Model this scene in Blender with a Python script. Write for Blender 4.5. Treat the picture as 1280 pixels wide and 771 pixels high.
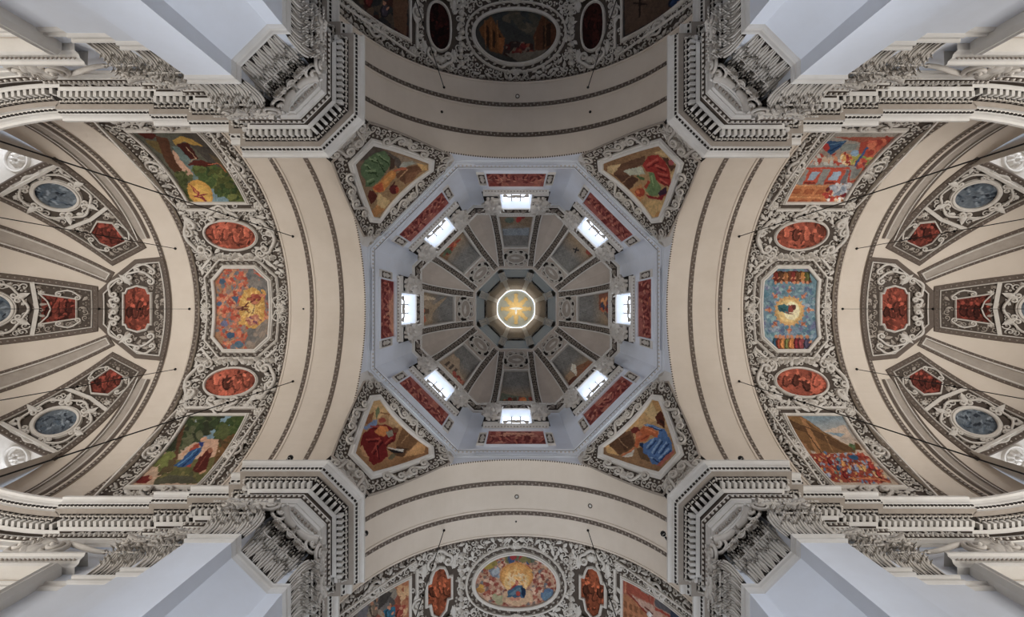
import bpy, math, random
import numpy as np
from mathutils import Vector, Matrix

for o in list(bpy.data.objects):
    bpy.data.objects.remove(o)
scene = bpy.context.scene
COL = scene.collection
PI = math.pi
# measured frame of the photograph: 1280 x 771, axis of the dome at (645, 386), focal length 564 px
FPX, CXP, CYP = 564.0, 645.0, 386.0

# ------------------------------------------------------------------ camera, world, lights, exposure
cam_d = bpy.data.cameras.new('camera')
cam = bpy.data.objects.new('camera', cam_d)
COL.objects.link(cam)
cam.location = (0, 0, 0)
cam.rotation_euler = (PI, 0, 0)            # straight up; picture right = +X, picture down = +Y
cam_d.sensor_width = 36.0
cam_d.lens = 36.0 * FPX / 1280.0
cam_d.shift_x = -(CXP - 640.0) / 1280.0
cam_d.shift_y = (CYP - 385.5) / 1280.0
cam_d.clip_end = 500
scene.camera = cam

world = bpy.data.worlds.new('sky')
scene.world = world
world.use_nodes = True
bg = world.node_tree.nodes['Background']
bg.inputs[0].default_value = (0.62, 0.76, 1.0, 1)
bg.inputs[1].default_value = 1.0

def area_light(name, loc, aim, sx, sy, power, col, spread=180):
    d = bpy.data.lights.new(name, 'AREA')
    d.shape = 'RECTANGLE'
    d.size, d.size_y = sx, sy
    d.energy = power
    d.color = col
    d.spread = math.radians(spread)
    o = bpy.data.objects.new(name, d)
    COL.objects.link(o)
    o.location = loc
    o.rotation_euler = (Vector(aim) - Vector(loc)).to_track_quat('-Z', 'Y').to_euler()
    return o
# added area lights standing in for daylight from the ends of the four arms
DAY = (0.90, 0.96, 1.03)
COOL = (0.91, 0.95, 1.02)
WARM = (1.0, 0.96, 0.90)
area_light('window_daylight_left', (-27, 0, 1), (-20, 0, 30), 13, 9, 1920, WARM, 112)
area_light('window_daylight_right', (27, 0, 1), (20, 0, 30), 13, 9, 1920, WARM, 112)
area_light('window_daylight_nave', (0, 23, 0), (0, 17, 28), 13, 9, 620, DAY, 66)
area_light('window_daylight_choir', (0, -30, 3), (0, 0, 6), 12, 7, 880, COOL, 50)  # added light, aimed low to brighten the nave-side piers
area_light('window_daylight_facade', (0, 31.5, 4), (0, 0, 7), 12, 8, 1000, COOL, 46)  # added light, aimed low to brighten the choir-side piers
area_light('lantern_daylight', (0, 0, 65.6), (0, 0, 70), 1.8, 1.8, 75, (1.0, 0.97, 0.9))  # added lamp inside the lantern that lights the star

scene.view_settings.view_transform = 'Standard'
scene.view_settings.look = 'None'
scene.view_settings.gamma = 1.0
scene.view_settings.exposure = 0.0
scene.view_settings.use_curve_mapping = False
try:
    scene.cycles.use_denoising = True
    scene.cycles.max_bounces = 5
    scene.cycles.diffuse_bounces = 4
except Exception:
    pass

# ------------------------------------------------------------------ materials
def s2l(c):
    c = np.asarray(c, float) / 255.0
    return np.where(c <= 0.04045, c / 12.92, ((c + 0.055) / 1.055) ** 2.4)

def mat(name, rgb, rough=0.75, var=0.08, scale=0.8, bump=0.0, bscale=8.0, metal=0.0, emit=None, estr=0.0, lin=False):
    m = bpy.data.materials.new(name)
    m.use_nodes = True
    nt = m.node_tree
    b = nt.nodes['Principled BSDF']
    c = np.array(rgb, float) if lin else s2l(rgb)
    b.inputs['Roughness'].default_value = rough
    b.inputs['Metallic'].default_value = metal
    try:
        b.inputs['Specular IOR Level'].default_value = 0.25
    except Exception:
        pass
    if emit is not None:
        b.inputs['Emission Color'].default_value = tuple(s2l(emit)) + (1,)
        b.inputs['Emission Strength'].default_value = estr
    if var > 0:
        tc = nt.nodes.new('ShaderNodeTexCoord')
        n = nt.nodes.new('ShaderNodeTexNoise')
        n.inputs['Scale'].default_value = scale
        n.inputs['Detail'].default_value = 6
        n.inputs['Roughness'].default_value = 0.65
        r = nt.nodes.new('ShaderNodeValToRGB')
        r.color_ramp.elements[0].position = 0.3
        r.color_ramp.elements[1].position = 0.7
        r.color_ramp.elements[0].color = tuple(np.clip(c * (1 - var) * np.array([1, .985, .96]), 0, 1)) + (1,)
        r.color_ramp.elements[1].color = tuple(np.clip(c * (1 + var * .6), 0, 1)) + (1,)
        nt.links.new(tc.outputs['Object'], n.inputs['Vector'])
        nt.links.new(n.outputs['Fac'], r.inputs['Fac'])
        nt.links.new(r.outputs['Color'], b.inputs['Base Color'])
        if bump > 0:
            n2 = nt.nodes.new('ShaderNodeTexNoise')
            n2.inputs['Scale'].default_value = bscale
            n2.inputs['Detail'].default_value = 4
            bp = nt.nodes.new('ShaderNodeBump')
            bp.inputs['Strength'].default_value = bump
            bp.inputs['Distance'].default_value = 0.05
            nt.links.new(tc.outputs['Object'], n2.inputs['Vector'])
            nt.links.new(n2.outputs['Fac'], bp.inputs['Height'])
            nt.links.new(bp.outputs['Normal'], b.inputs['Normal'])
    else:
        b.inputs['Base Color'].default_value = tuple(c) + (1,)
    return m

M = {}
M['plaster'] = mat('warm_plaster', (220, 207, 192), var=0.07, scale=0.35, bump=0.05)
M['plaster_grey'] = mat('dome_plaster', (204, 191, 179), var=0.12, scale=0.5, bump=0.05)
M['white_wall'] = mat('limewashed_wall', (236, 241, 250), var=0.06, scale=0.25, bump=0.05)
M['stone'] = mat('pale_stone', (229, 225, 219), var=0.08, scale=0.9)
M['stucco'] = mat('white_stucco', (214, 207, 198), rough=0.6, var=0.10, scale=2.5)
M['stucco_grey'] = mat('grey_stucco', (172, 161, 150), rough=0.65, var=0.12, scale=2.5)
M['ground'] = mat('grey_stucco_ground', (84, 74, 66), var=0.18, scale=3.0)  # grey ground paint, darkened further for shade in the crevices
M['ground_dark'] = mat('dark_stucco_ground', (46, 40, 36), var=0.18, scale=3.0)  # ground colour with deep crevice shade put into it
M['line'] = mat('grey_moulding', (104, 92, 83), var=0.12, scale=4.0)  # moulding colour, also darkened for the shade in its carving
M['black'] = mat('dark_metal', (30, 27, 25), rough=0.5, var=0.0)
M['floor'] = mat('marble_floor', (120, 112, 106), rough=0.4, var=0.25, scale=0.3)
M['gold'] = mat('gilding', (238, 204, 140), rough=0.5, var=0.12, scale=3.0, metal=0.05)
M['panel'] = mat('pale_green_panel', (190, 189, 174), var=0.1, scale=2.0)
M['dove'] = mat('white_dove', (236, 236, 230), var=0.0)
M['glass'] = mat('daylit_glass', (235, 242, 250), rough=0.3, var=0.0, emit=(233, 242, 255), estr=2.4)
M['glass_c'] = mat('conch_daylit_glass', (235, 242, 250), rough=0.3, var=0.0, emit=(233, 242, 255), estr=4.5)
M['lantern_glass'] = mat('lantern_glass', (120, 128, 132), rough=0.6, var=0.15, scale=0.6, emit=(150, 160, 168), estr=0.13)
M['ring_glass'] = mat('lantern_ring_glass', (250, 250, 246), rough=0.3, var=0.0, emit=(255, 252, 244), estr=1.6)
M['mullion'] = mat('window_bar', (120, 120, 124), var=0.0)
def fresco_mat():
    m = bpy.data.materials.new('fresco')
    m.use_nodes = True
    nt = m.node_tree
    b = nt.nodes['Principled BSDF']
    b.inputs['Roughness'].default_value = 0.8
    try:
        b.inputs['Specular IOR Level'].default_value = 0.15
    except Exception:
        pass
    a = nt.nodes.new('ShaderNodeVertexColor')
    a.layer_name = 'pigment'
    nt.links.new(a.outputs['Color'], b.inputs['Base Color'])
    return m
M['fresco'] = fresco_mat()

# ------------------------------------------------------------------ mesh builder
class MB:
    def __init__(self):
        self.V = []; self.Q = []; self.T = []; self.n = 0; self.N = []
    def add(self, v, q=None, t=None):
        v = np.asarray(v, float).reshape(-1, 3)
        if q is not None and len(q): self.Q.append(np.asarray(q, int).reshape(-1, 4) + self.n)
        if t is not None and len(t): self.T.append(np.asarray(t, int).reshape(-1, 3) + self.n)
        self.V.append(v); self.n += len(v)
        return self
    def grid(self, P, cu=False, cv=False):
        P = np.asarray(P, float); n, m = P.shape[:2]
        I = np.arange(n * m).reshape(n, m)
        if cu: I = np.vstack([I, I[:1]])
        if cv: I = np.hstack([I, I[:, :1]])
        q = np.stack([I[:-1, :-1], I[1:, :-1], I[1:, 1:], I[:-1, 1:]], -1).reshape(-1, 4)
        return self.add(P.reshape(-1, 3), q)
    def box(self, c, hx, hy, hz, ax=None):
        ax = np.eye(3) if ax is None else np.asarray(ax, float)
        s = np.array([[i, j, k] for i in (-1, 1) for j in (-1, 1) for k in (-1, 1)], float) * [hx, hy, hz]
        v = np.asarray(c, float) + s @ ax
        q = [[0, 1, 3, 2], [4, 6, 7, 5], [0, 4, 5, 1], [2, 3, 7, 6], [0, 2, 6, 4], [1, 5, 7, 3]]
        return self.add(v, q)
    def tube(self, path, rad, k=5, closed=False, flat=1.0):
        p = np.asarray(path, float); n = len(p)
        r = np.broadcast_to(np.asarray(rad, float), (n,))
        if closed: T = np.roll(p, -1, 0) - np.roll(p, 1, 0)
        else: T = np.gradient(p, axis=0)
        T /= np.linalg.norm(T, axis=1)[:, None] + 1e-12
        up = np.array([0, 0, 1.0])
        A = np.cross(T, up); L = np.linalg.norm(A, axis=1)
        A[L < 1e-4] = [1, 0, 0]; A /= np.linalg.norm(A, axis=1)[:, None]
        B = np.cross(A, T)
        a = np.arange(k) * 2 * PI / k + PI / k
        P = p[:, None] + r[:, None, None] * (np.cos(a)[None, :, None] * A[:, None] + flat * np.sin(a)[None, :, None] * B[:, None])
        return self.grid(P, cu=closed, cv=True)
    def dome(self, c, ru, rv, rw, nu=6, nv=2, ang=0.0):
        # half ellipsoid standing on the uv plane
        a = np.arange(nu) * 2 * PI / nu; e = np.linspace(0, PI / 2 * .92, nv + 1)
        x = np.cos(e)[:, None] * np.cos(a) * ru; y = np.cos(e)[:, None] * np.sin(a) * rv
        z = np.sin(e)[:, None] * np.ones(nu) * rw
        ca, sa = math.cos(ang), math.sin(ang)
        P = np.stack([c[0] + x * ca - y * sa, c[1] + x * sa + y * ca, c[2] + z], -1)
        self.grid(P, cv=True)
        k = self.n - nu
        if nu == 6:
            self.Q.append(np.array([[k, k + 1, k + 2, k + 3], [k, k + 3, k + 4, k + 5]]))
        return self
    def merge(self, other, f=None):
        off = self.n
        for v in other.V:
            self.V.append(v if f is None else f(v))
        for q in other.Q: self.Q.append(q + off)
        for t in other.T: self.T.append(t + off)
        self.n += other.n
        return self
    def verts(self):
        return np.concatenate(self.V) if self.V else np.zeros((0, 3))
    def build(self, name, m, parent=None, fmap=None, smooth=True, colors=None, label=None, kind=None, origin=None):
        v = self.verts()
        if fmap is not None: v = fmap(v)
        if parent is not None:
            v = (v - np.array(parent.location)) @ np.array(parent.rotation_euler.to_matrix())
            if parent.parent is not None: v = v - 0.0
        elif origin is not None:
            v = v - np.asarray(origin, float)
        me = bpy.data.meshes.new(name)
        q = np.concatenate(self.Q) if self.Q else np.zeros((0, 4), int)
        t = np.concatenate(self.T) if self.T else np.zeros((0, 3), int)
        nl = q.size + t.size
        me.vertices.add(len(v)); me.vertices.foreach_set('co', v.astype(np.float32).ravel())
        me.loops.add(nl); me.loops.foreach_set('vertex_index', np.concatenate([q.ravel(), t.ravel()]).astype(np.int32))
        st = np.concatenate([np.arange(len(q)) * 4, q.size + np.arange(len(t)) * 3]).astype(np.int32)
        me.polygons.add(len(st)); me.polygons.foreach_set('loop_start', st)
        me.polygons.foreach_set('use_smooth', np.full(len(st), bool(smooth)))
        me.update(calc_edges=True)
        me.materials.append(m if not isinstance(m, str) else M[m])
        if colors is not None:
            ca = me.color_attributes.new('pigment', 'FLOAT_COLOR', 'POINT')
            ca.data.foreach_set('color', np.hstack([colors, np.ones((len(colors), 1))]).astype(np.float32).ravel())
        o = bpy.data.objects.new(name, me)
        COL.objects.link(o)
        if parent is not None:
            o.parent = parent
        elif origin is not None:
            o.location = tuple(origin)
        if label: o['label'] = label
        if kind: o['kind'] = kind
        return o

def child_build(mb, name, m, part, root, fmap=None, **kw):
    """a sub-part: a mesh under a part of a thing; parts share the thing's local frame"""
    o = mb.build(name, m, root, fmap, **kw)
    o.parent = part
    return o

def thing(name, label, cat, loc=(0, 0, 0), rotz=0.0, group=None):
    o = bpy.data.objects.new(name, None)
    COL.objects.link(o)
    o.empty_display_size = 0.3
    o.location = tuple(float(x) for x in loc); o.rotation_euler = (0, 0, rotz)
    o['label'] = label; o['category'] = cat
    if group: o['group'] = group
    return o
def tag(o, label, cat, group=None, kind=None):
    o['label'] = label; o['category'] = cat
    if group: o['group'] = group
    if kind: o['kind'] = kind
    return o
def struct(o, label, cat):
    o['kind'] = 'structure'; o['label'] = label; o['category'] = cat
    return o
def sub(o, part):
    """make a mesh built in a thing's frame a sub-part of one of its parts"""
    o.parent = part
    return o
def dup(root, label, ang):
    """copy of a thing and its parts, turned about the dome's axis"""
    r = root.copy(); COL.objects.link(r)
    c, s = math.cos(ang), math.sin(ang); x, y, z = root.location
    r.location = (x * c - y * s, x * s + y * c, z)
    r.rotation_euler = (0, 0, root.rotation_euler[2] + ang)
    r['label'] = label
    for ch in list(root.children):
        k = ch.copy(); COL.objects.link(k); k.parent = r
        for g in list(ch.children):
            d = g.copy(); COL.objects.link(d); d.parent = k
    return r

# ------------------------------------------------------------------ ornament in surface coordinates (u, v, w = height)
def sweep(path, prof, closed=False, mb=None):
    """mitred sweep of a profile [(offset to the left, height)] along a polyline in the uv plane"""
    mb = mb or MB()
    p = np.asarray(path, float); n = len(p)
    d = np.roll(p, -1, 0) - p
    d /= np.linalg.norm(d, axis=1)[:, None] + 1e-12
    nr = np.stack([-d[:, 1], d[:, 0]], 1)
    if closed: n0, n1 = np.roll(nr, 1, 0), nr
    else:
        n1 = nr.copy(); n1[-1] = nr[-2]
        n0 = np.roll(nr, 1, 0); n0[0] = nr[0]
    b = n0 + n1
    den = 1 + (n0 * n1).sum(1)
    b = b / np.maximum(den, 0.25)[:, None]
    pr = np.asarray(prof, float)
    P = np.zeros((n, len(pr), 3))
    P[..., :2] = p[:, None] + pr[None, :, :1] * b[:, None]
    P[..., 2] = pr[None, :, 1]
    return mb.grid(P, cu=closed)
def offset_path(path, off, closed=False):
    m = sweep(path, [(off, 0), (off + 1e-6, 0)], closed)
    return m.verts().reshape(-1, 2, 3)[:, 0, :2]
def along(path, step, closed=False, margin=0.0):
    """points and tangents spaced along a polyline, each straight run on its own"""
    p = np.asarray(path, float)
    if closed: p = np.vstack([p, p[:1]])
    out = []
    for a, b in zip(p[:-1], p[1:]):
        L = np.linalg.norm(b - a)
        n = int((L - 2 * margin) / step)
        if n < 1: continue
        t = (b - a) / L
        for i in range(n):
            x = margin + (L - 2 * margin) * (i + .5) / n
            out.append((a + t * x, t))
    return out
def resample(path, step):
    p = np.asarray(path, float)
    L = np.concatenate([[0], np.cumsum(np.linalg.norm(np.diff(p, axis=0), axis=1))])
    n = max(2, int(L[-1] / step) + 1)
    x = np.linspace(0, L[-1], n)
    return np.stack([np.interp(x, L, p[:, i]) for i in range(p.shape[1])], 1)
def densify(poly, step):
    """closed polygon with its edges subdivided, corners kept"""
    p = np.asarray(poly, float); out = []
    for a, b in zip(p, np.roll(p, -1, 0)):
        n = max(1, int(np.linalg.norm(b - a) / step))
        for i in range(n): out.append(a + (b - a) * i / n)
    return np.array(out)
def ellipse(cx, cy, rx, ry, n=40, rot=0.0):
    a = np.arange(n) * 2 * PI / n
    x, y = rx * np.cos(a), ry * np.sin(a)
    return np.stack([cx + x * math.cos(rot) - y * math.sin(rot), cy + x * math.sin(rot) + y * math.cos(rot)], 1)

def spiral_path(c, R, turns, a0, sgn, n=None, w0=0.05, w1=0.16):
    n = n or int(13 * turns) + 3
    t = np.linspace(0, 1, n)
    r = R * (1 - t) ** 1.05 + R * 0.10
    a = a0 + sgn * t * turns * 2 * PI
    return np.stack([c[0] + r * np.cos(a), c[1] + r * np.sin(a), w0 + (w1 - w0) * t], 1)
def scroll(mb, c, R, a0, sgn, turns=1.6, th=None, k=4, w0=0.05, w1=0.15):
    th = th or R * 0.2
    p = spiral_path(c, R, turns, a0, sgn, w0=w0, w1=w1)
    mb.tube(p, np.linspace(th, th * .55, len(p)), k)
    mb.dome((c[0], c[1], w1 * .6), R * .2, R * .2, R * .22)
def cscroll(mb, a, b, R, side=1, th=None, k=5, turns=1.35, w=0.08, swell=1.0, s=False):
    """C-scroll (or S-scroll) from a to b, a volute at either end; the back bows to the given side"""
    a = np.asarray(a, float); b = np.asarray(b, float); th = th or R * .24
    d = b - a; L = np.linalg.norm(d); t = d / L; nrm = np.array([-t[1], t[0]]) * side
    n = 12
    x = np.linspace(0, 1, n)
    if not s:
        mid = a + d * x[:, None] + nrm * (np.sin(PI * x)[:, None] * R * 1.1 + R)
        e0 = -1; e1 = 1; cb = b
    else:
        mid = a + d * x[:, None] + nrm * (np.cos(PI * x)[:, None] * R)
        e0 = -1; e1 = -1
    mid = np.hstack([mid, np.full((n, 1), w)])
    ang = math.atan2(nrm[1], nrm[0])
    nt = int(13 * turns) + 2
    q = np.linspace(0, 1, nt)[1:]
    def vol(c, aa, sg):
        r = R * (1 - q * .86)
        al = aa + sg * q * turns * 2 * PI
        return np.stack([c[0] + r * np.cos(al), c[1] + r * np.sin(al), w + q * th * 1.2], 1)
    v0 = vol(a, ang, side)[::-1]
    v1 = vol(b, ang if not s else ang + PI, -side if not s else side)
    p = np.vstack([v0, mid, v1])
    tt = np.linspace(-1, 1, len(p))
    mb.tube(p, th * (0.55 + 0.45 * swell * np.cos(tt * PI / 2)), k)
    for c in (a, b): mb.dome((c[0], c[1], w), R * .24, R * .24, th * 2.2)
def leaf(mb, c, ang, L, W, h=0.1, w0=0.02, n=6):
    """an acanthus-like leaf lying on the surface, ribbed and lifted at its tip"""
    t = np.linspace(0, 1, n)
    a = np.array([-1, -.5, 0, .5, 1.0])
    wd = W * (np.sin(PI * np.clip(t * .86 + .1, 0, 1)) ** .8) * (1 + .22 * np.cos(t * 18))
    x = t[:, None] * L + np.abs(a)[None] * -L * .12
    y = a[None] * wd[:, None] * .5
    z = w0 + h * (np.array([0, .75, .5, .75, 0])[None] * np.sin(PI * np.clip(t + .12, 0, 1))[:, None] + (t ** 3)[:, None] * .7)
    ca, sa = math.cos(ang), math.sin(ang)
    mb.grid(np.stack([c[0] + x * ca - y * sa, c[1] + x * sa + y * ca, z], -1))
def rosette(mb, c, R, n=8, h=0.12, w0=0.0):
    rr = np.array([0, .12, .24, .34, .5, .7, .86, 1.0]); m = n * 4
    a = np.arange(m) * 2 * PI / m
    pet = (.5 + .5 * np.cos(a * n))
    z = np.stack([h * (1.1 + 0 * a), h * (1.05 + 0 * a), h * (.5 + 0 * a), h * (.4 + .1 * pet), h * (.5 + .55 * pet), h * (.35 + .6 * pet), h * (.05 + .5 * pet), 0 * a])
    r = rr[:, None] * R * np.where(rr[:, None] > .6, .86 + .14 * pet[None], 1)
    mb.grid(np.stack([c[0] + r * np.cos(a), c[1] + r * np.sin(a), w0 + z], -1), cv=True)
def shell(mb, c, ang, R, n=7, h=0.14, spread=2.6, w0=0.02):
    a = np.linspace(-spread / 2, spread / 2, n * 4 + 1)
    fl = .5 + .5 * np.cos(np.linspace(0, n * 2 * PI, len(a)) + PI)
    r = np.array([.12, .4, .7, .92, 1.0])
    rr = r[:, None] * R * np.where(r[:, None] > .8, .85 + .15 * fl, 1)
    z = w0 + h * np.array([.5, .8, 1.0, .9, .0])[:, None] * (.55 + .45 * fl)
    A = a + ang
    mb.grid(np.stack([c[0] + rr * np.cos(A), c[1] + rr * np.sin(A), z], -1))
def beads(mb, path, step, r, closed=False, w=0.0, nu=6, el=1.0):
    for p, t in along(path, step, closed):
        mb.dome((p[0], p[1], w), r * el, r, r * 1.1, nu, 1, math.atan2(t[1], t[0]))
def rinceau(mb, path, W, seed=0, th=None, w0=0.03, dens=1.0):
    """a running vine: alternating volutes with leaves and berries along a path of width W"""
    rnd = random.Random(seed)
    R = W * .34; step = W * .82 / dens
    for i, (p, t) in enumerate(along(path, step)):
        nn = np.array([-t[1], t[0]]); sg = 1 if i % 2 else -1
        c = p + nn * sg * W * .10
        scroll(mb, c, R, math.atan2(-nn[1] * sg, -nn[0] * sg), sg, 1.35, th or R * .24, 4, w0, w0 + R * .3)
        q = p + nn * -sg * W * .36
        an = math.atan2(t[1], t[0]) + rnd.uniform(-.5, .5)
        leaf(mb, q - t * W * .2, an, W * .45, W * .24, W * .16, w0)
        e = p + t * step * .5 + nn * sg * W * .3
        mb.dome((e[0], e[1], w0), W * .09, W * .09, W * .12)
def inside(poly, pts):
    x, y = pts[:, 0], pts[:, 1]; r = np.zeros(len(pts), bool)
    p = np.asarray(poly); q = np.roll(p, -1, 0)
    for (x0, y0), (x1, y1) in zip(p, q):
        if y0 == y1: continue
        c = (y0 > y) != (y1 > y)
        r ^= c & (x < (x1 - x0) * (y - y0) / (y1 - y0) + x0)
    return r
def filler(mb, poly, holes, step, size, seed, mirror=False, k=4):
    """dense small stucco leaves, volutes and berries over a ground, keeping clear of the holes"""
    rnd = random.Random(seed)
    p = np.asarray(poly); lo, hi = p.min(0), p.max(0)
    pts = []
    y = lo[1] + step * .4; row = 0
    while y < hi[1]:
        x = lo[0] + (step * .5 if row % 2 else step * .1)
        while x < hi[0]:
            pts.append((x + rnd.uniform(-.22, .22) * step, y + rnd.uniform(-.22, .22) * step)); x += step
        y += step * .86; row += 1
    pts = np.array(pts)
    ok = inside(p, pts)
    for h in holes: ok &= ~inside(h, pts)
    for (x, y) in pts[ok]:
        r = rnd.random(); a = rnd.uniform(0, 2 * PI)
        if r < .42: scroll(mb, (x, y), size * .5, a, rnd.choice((-1, 1)), 1.25, size * .13, k, .02, .02 + size * .22)
        elif r < .8: leaf(mb, (x - math.cos(a) * size * .5, y - math.sin(a) * size * .5), a, size * 1.1, size * .6, size * .3)
        else:
            for j in range(3):
                b = a + j * 2.1
                mb.dome((x + math.cos(b) * size * .28, y + math.sin(b) * size * .28, .01), size * .2, size * .2, size * .26)
def row_shape(poly, nu, nv, ax=1):
    """grid filling an outline that every line of constant v cuts once"""
    p = np.asarray(poly, float)
    if ax == 0: p = p[:, ::-1]
    v = np.linspace(p[:, 1].min() + 1e-5, p[:, 1].max() - 1e-5, nv)
    q = np.roll(p, -1, 0); G = np.zeros((nv, nu, 2))
    for i, y in enumerate(v):
        c = ((p[:, 1] > y) != (q[:, 1] > y))
        a, b = p[c], q[c]
        xs = a[:, 0] + (b[:, 0] - a[:, 0]) * (y - a[:, 1]) / (b[:, 1] - a[:, 1])
        G[i, :, 0] = np.linspace(xs.min(), xs.max(), nu); G[i, :, 1] = y
    if ax == 0: G = G[..., ::-1]
    return G
# ------------------------------------------------------------------ dimensions and surfaces of the building (metres above the lens)
ZC = 20.9                      # springing of all vaults
R1, R2, R3, RB, RE = 9.1, 9.28, 9.46, 9.75, 9.5     # stepped arch radii, barrel field, end arch
A0 = 10.0                      # crossing arches stand this far from the axis
RO = 10.0                      # drum octagon, half width
ZD = 45.0                      # springing of the dome
CS, CR = 23.4, 9.45            # conch: centre along its arm, radius
FLOOR = -1.6
T8 = math.tan(PI / 8)
ARMS = {'left': ((-1, 0), (0, 1)), 'right': ((1, 0), (0, 1)), 'top': ((0, -1), (1, 0)), 'bottom': ((0, 1), (1, 0))}
PLACE = {'left': 'orange glory vault', 'right': 'blue glory vault', 'top': 'dark vault', 'bottom': 'golden oval vault'}

def to_world(arm, s, t, z):
    d, l = ARMS[arm]
    return np.stack([d[0] * s + l[0] * t, d[1] * s + l[1] * t, z], -1)
class Barrel:
    def __init__(self, arm, r): self.arm, self.r = arm, r
    def __call__(self, P):
        th = P[:, 0] / self.r; q = self.r - P[:, 2]
        return to_world(self.arm, P[:, 1], q * np.sin(th), ZC + q * np.cos(th))
    def inv(self, px):
        d, l = ARMS[self.arm]; px = np.asarray(px, float)
        a, b = (px[..., 0] - CXP) / FPX, (px[..., 1] - CYP) / FPX
        sp, tp = a * d[0] + b * d[1], a * l[0] + b * l[1]
        k = 1 + tp ** 2
        z = (ZC + np.sqrt(np.maximum(ZC ** 2 - k * (ZC ** 2 - self.r ** 2), 0))) / k
        return np.stack([np.arctan2(tp * z, z - ZC) * self.r, sp * z], -1)
class Conch:
    """part of the quarter sphere around azimuth b0 (0 = along the arm) and angle q0 from the apex; u sideways, v downwards"""
    def __init__(self, arm, b0, q0, r=CR):
        self.arm, self.r = arm, r
        b, q = math.radians(b0), math.radians(q0)
        self.c = np.array([math.sin(q) * math.cos(b), math.sin(q) * math.sin(b), math.cos(q)])
        self.e1 = np.array([-math.sin(b), math.cos(b), 0])
        self.e2 = np.array([math.cos(q) * math.cos(b), math.cos(q) * math.sin(b), -math.sin(q)])
    def __call__(self, P):
        d = self.c + P[:, :1] / self.r * self.e1 + P[:, 1:2] / self.r * self.e2
        d /= np.linalg.norm(d, axis=1)[:, None]
        d = d * (self.r - P[:, 2:3])
        return to_world(self.arm, CS + d[:, 0], d[:, 1], ZC + d[:, 2])
    def inv(self, px):
        D, l = ARMS[self.arm]; px = np.asarray(px, float)
        a, b = (px[..., 0] - CXP) / FPX, (px[..., 1] - CYP) / FPX
        sp, tp = a * D[0] + b * D[1], a * l[0] + b * l[1]
        A = sp ** 2 + tp ** 2 + 1; B = sp * CS + ZC; C = CS ** 2 + ZC ** 2 - self.r ** 2
        z = (B + np.sqrt(np.maximum(B * B - A * C, 0))) / A
        v = np.stack([sp * z - CS, tp * z, z - ZC], -1) / self.r
        k = v @ self.c
        return np.stack([v @ self.e1 / k, v @ self.e2 / k], -1) * self.r
Z_RING = 30.42
_zz = np.linspace(20.2, Z_RING, 500)
_ya = np.maximum(np.sqrt(np.maximum(R1 ** 2 - np.maximum(_zz - ZC, 0) ** 2, 0)), RO * math.tan(PI / 8))
_da = (A0 + _ya) / math.sqrt(2); _la = (A0 - _ya) / math.sqrt(2)      # where the curved corner meets the arch planes
_dd = RO + (13.5 - RO) * (1 - ((_zz - 20.2) / (Z_RING - 20.2)) ** 1.8) ** .8   # hollow line down the middle of the corner
_sg = np.concatenate([[0], np.cumsum(np.hypot(np.diff(_zz), np.diff(_dd)))])
class Pend:
    """pendentive: u along the chamfer, v = length up its hollow middle line"""
    def __init__(self, sx, sy):
        self.n = np.array([sx, sy]) / math.sqrt(2); self.l = np.array([-sy, sx]) / math.sqrt(2)
    def rad(self, l, z):
        d, da, la = np.interp(z, _zz, _dd), np.interp(z, _zz, _da), np.interp(z, _zz, _la)
        return d - (d - da) * np.minimum((l / np.maximum(la, .3)) ** 2, 1.6)
    def __call__(self, P):
        z = np.interp(P[:, 1], _sg, _zz)
        e = 0.06
        za, zb = np.interp(P[:, 1] + e, _sg, _zz), np.interp(P[:, 1] - e, _sg, _zz)
        ra, rb = self.rad(P[:, 0], za), self.rad(P[:, 0], zb)
        L = np.hypot(za - zb, ra - rb) + 1e-9
        r = self.rad(P[:, 0], z) - P[:, 2] * (za - zb) / L; z = z + P[:, 2] * (ra - rb) / L
        return np.column_stack([r[:, None] * self.n + P[:, :1] * self.l, z])
    def inv(self, px):
        px = np.asarray(px, float); sh = px.shape[:-1]
        a = ((px.reshape(-1, 2)) - [CXP, CYP]) / FPX
        out = []
        for r, l in zip(a @ self.n, a @ self.l):
            g = _zz * r - self.rad(l * _zz, _zz)
            i = int(np.argmax(g > 0)) if (g > 0).any() else len(g) - 1
            out.append((l * _zz[i], _sg[i]))
        return np.array(out).reshape(sh + (2,))
class Face:
    """vertical wall at distance R from the axis, facing it, turned by ang; u sideways, v = height, w towards the axis"""
    def __init__(self, R, ang): self.R, self.a = R, ang
    def frame(self):
        c, s = math.cos(self.a), math.sin(self.a)
        return np.array([c, s]), np.array([-s, c])
    def __call__(self, P):
        n, l = self.frame()
        xy = (self.R - P[:, 2:3]) * n + P[:, :1] * l
        return np.column_stack([xy, P[:, 1]])
    def inv(self, px):
        n, l = self.frame(); a = (np.asarray(px, float) - [CXP, CYP]) / FPX
        z = self.R / (a @ n)
        return np.stack([(a @ l) * z, z], -1)
class DomeSeg:
    """one of the eight dome fields; u sideways, v = arc length up from the springing"""
    def __init__(self, ang, r=RO): self.a, self.r = ang, r
    def __call__(self, P):
        n, l = np.array([math.cos(self.a), math.sin(self.a)]), np.array([-math.sin(self.a), math.cos(self.a)])
        th = P[:, 1] / RO; q = self.r - P[:, 2]
        xy = (q * np.cos(th))[:, None] * n + P[:, :1] * l
        return np.column_stack([xy, ZD + q * np.sin(th)])
    def inv(self, px):
        n, l = np.array([math.cos(self.a), math.sin(self.a)]), np.array([-math.sin(self.a), math.cos(self.a)])
        a = (np.asarray(px, float) - [CXP, CYP]) / FPX
        p = a @ n; k = 1 + p * p
        z = (ZD + np.sqrt(np.maximum(ZD ** 2 - k * (ZD ** 2 - self.r ** 2), 0))) / k
        return np.stack([(a @ l) * z, np.arctan2(z - ZD, p * z) * RO], -1)

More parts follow.
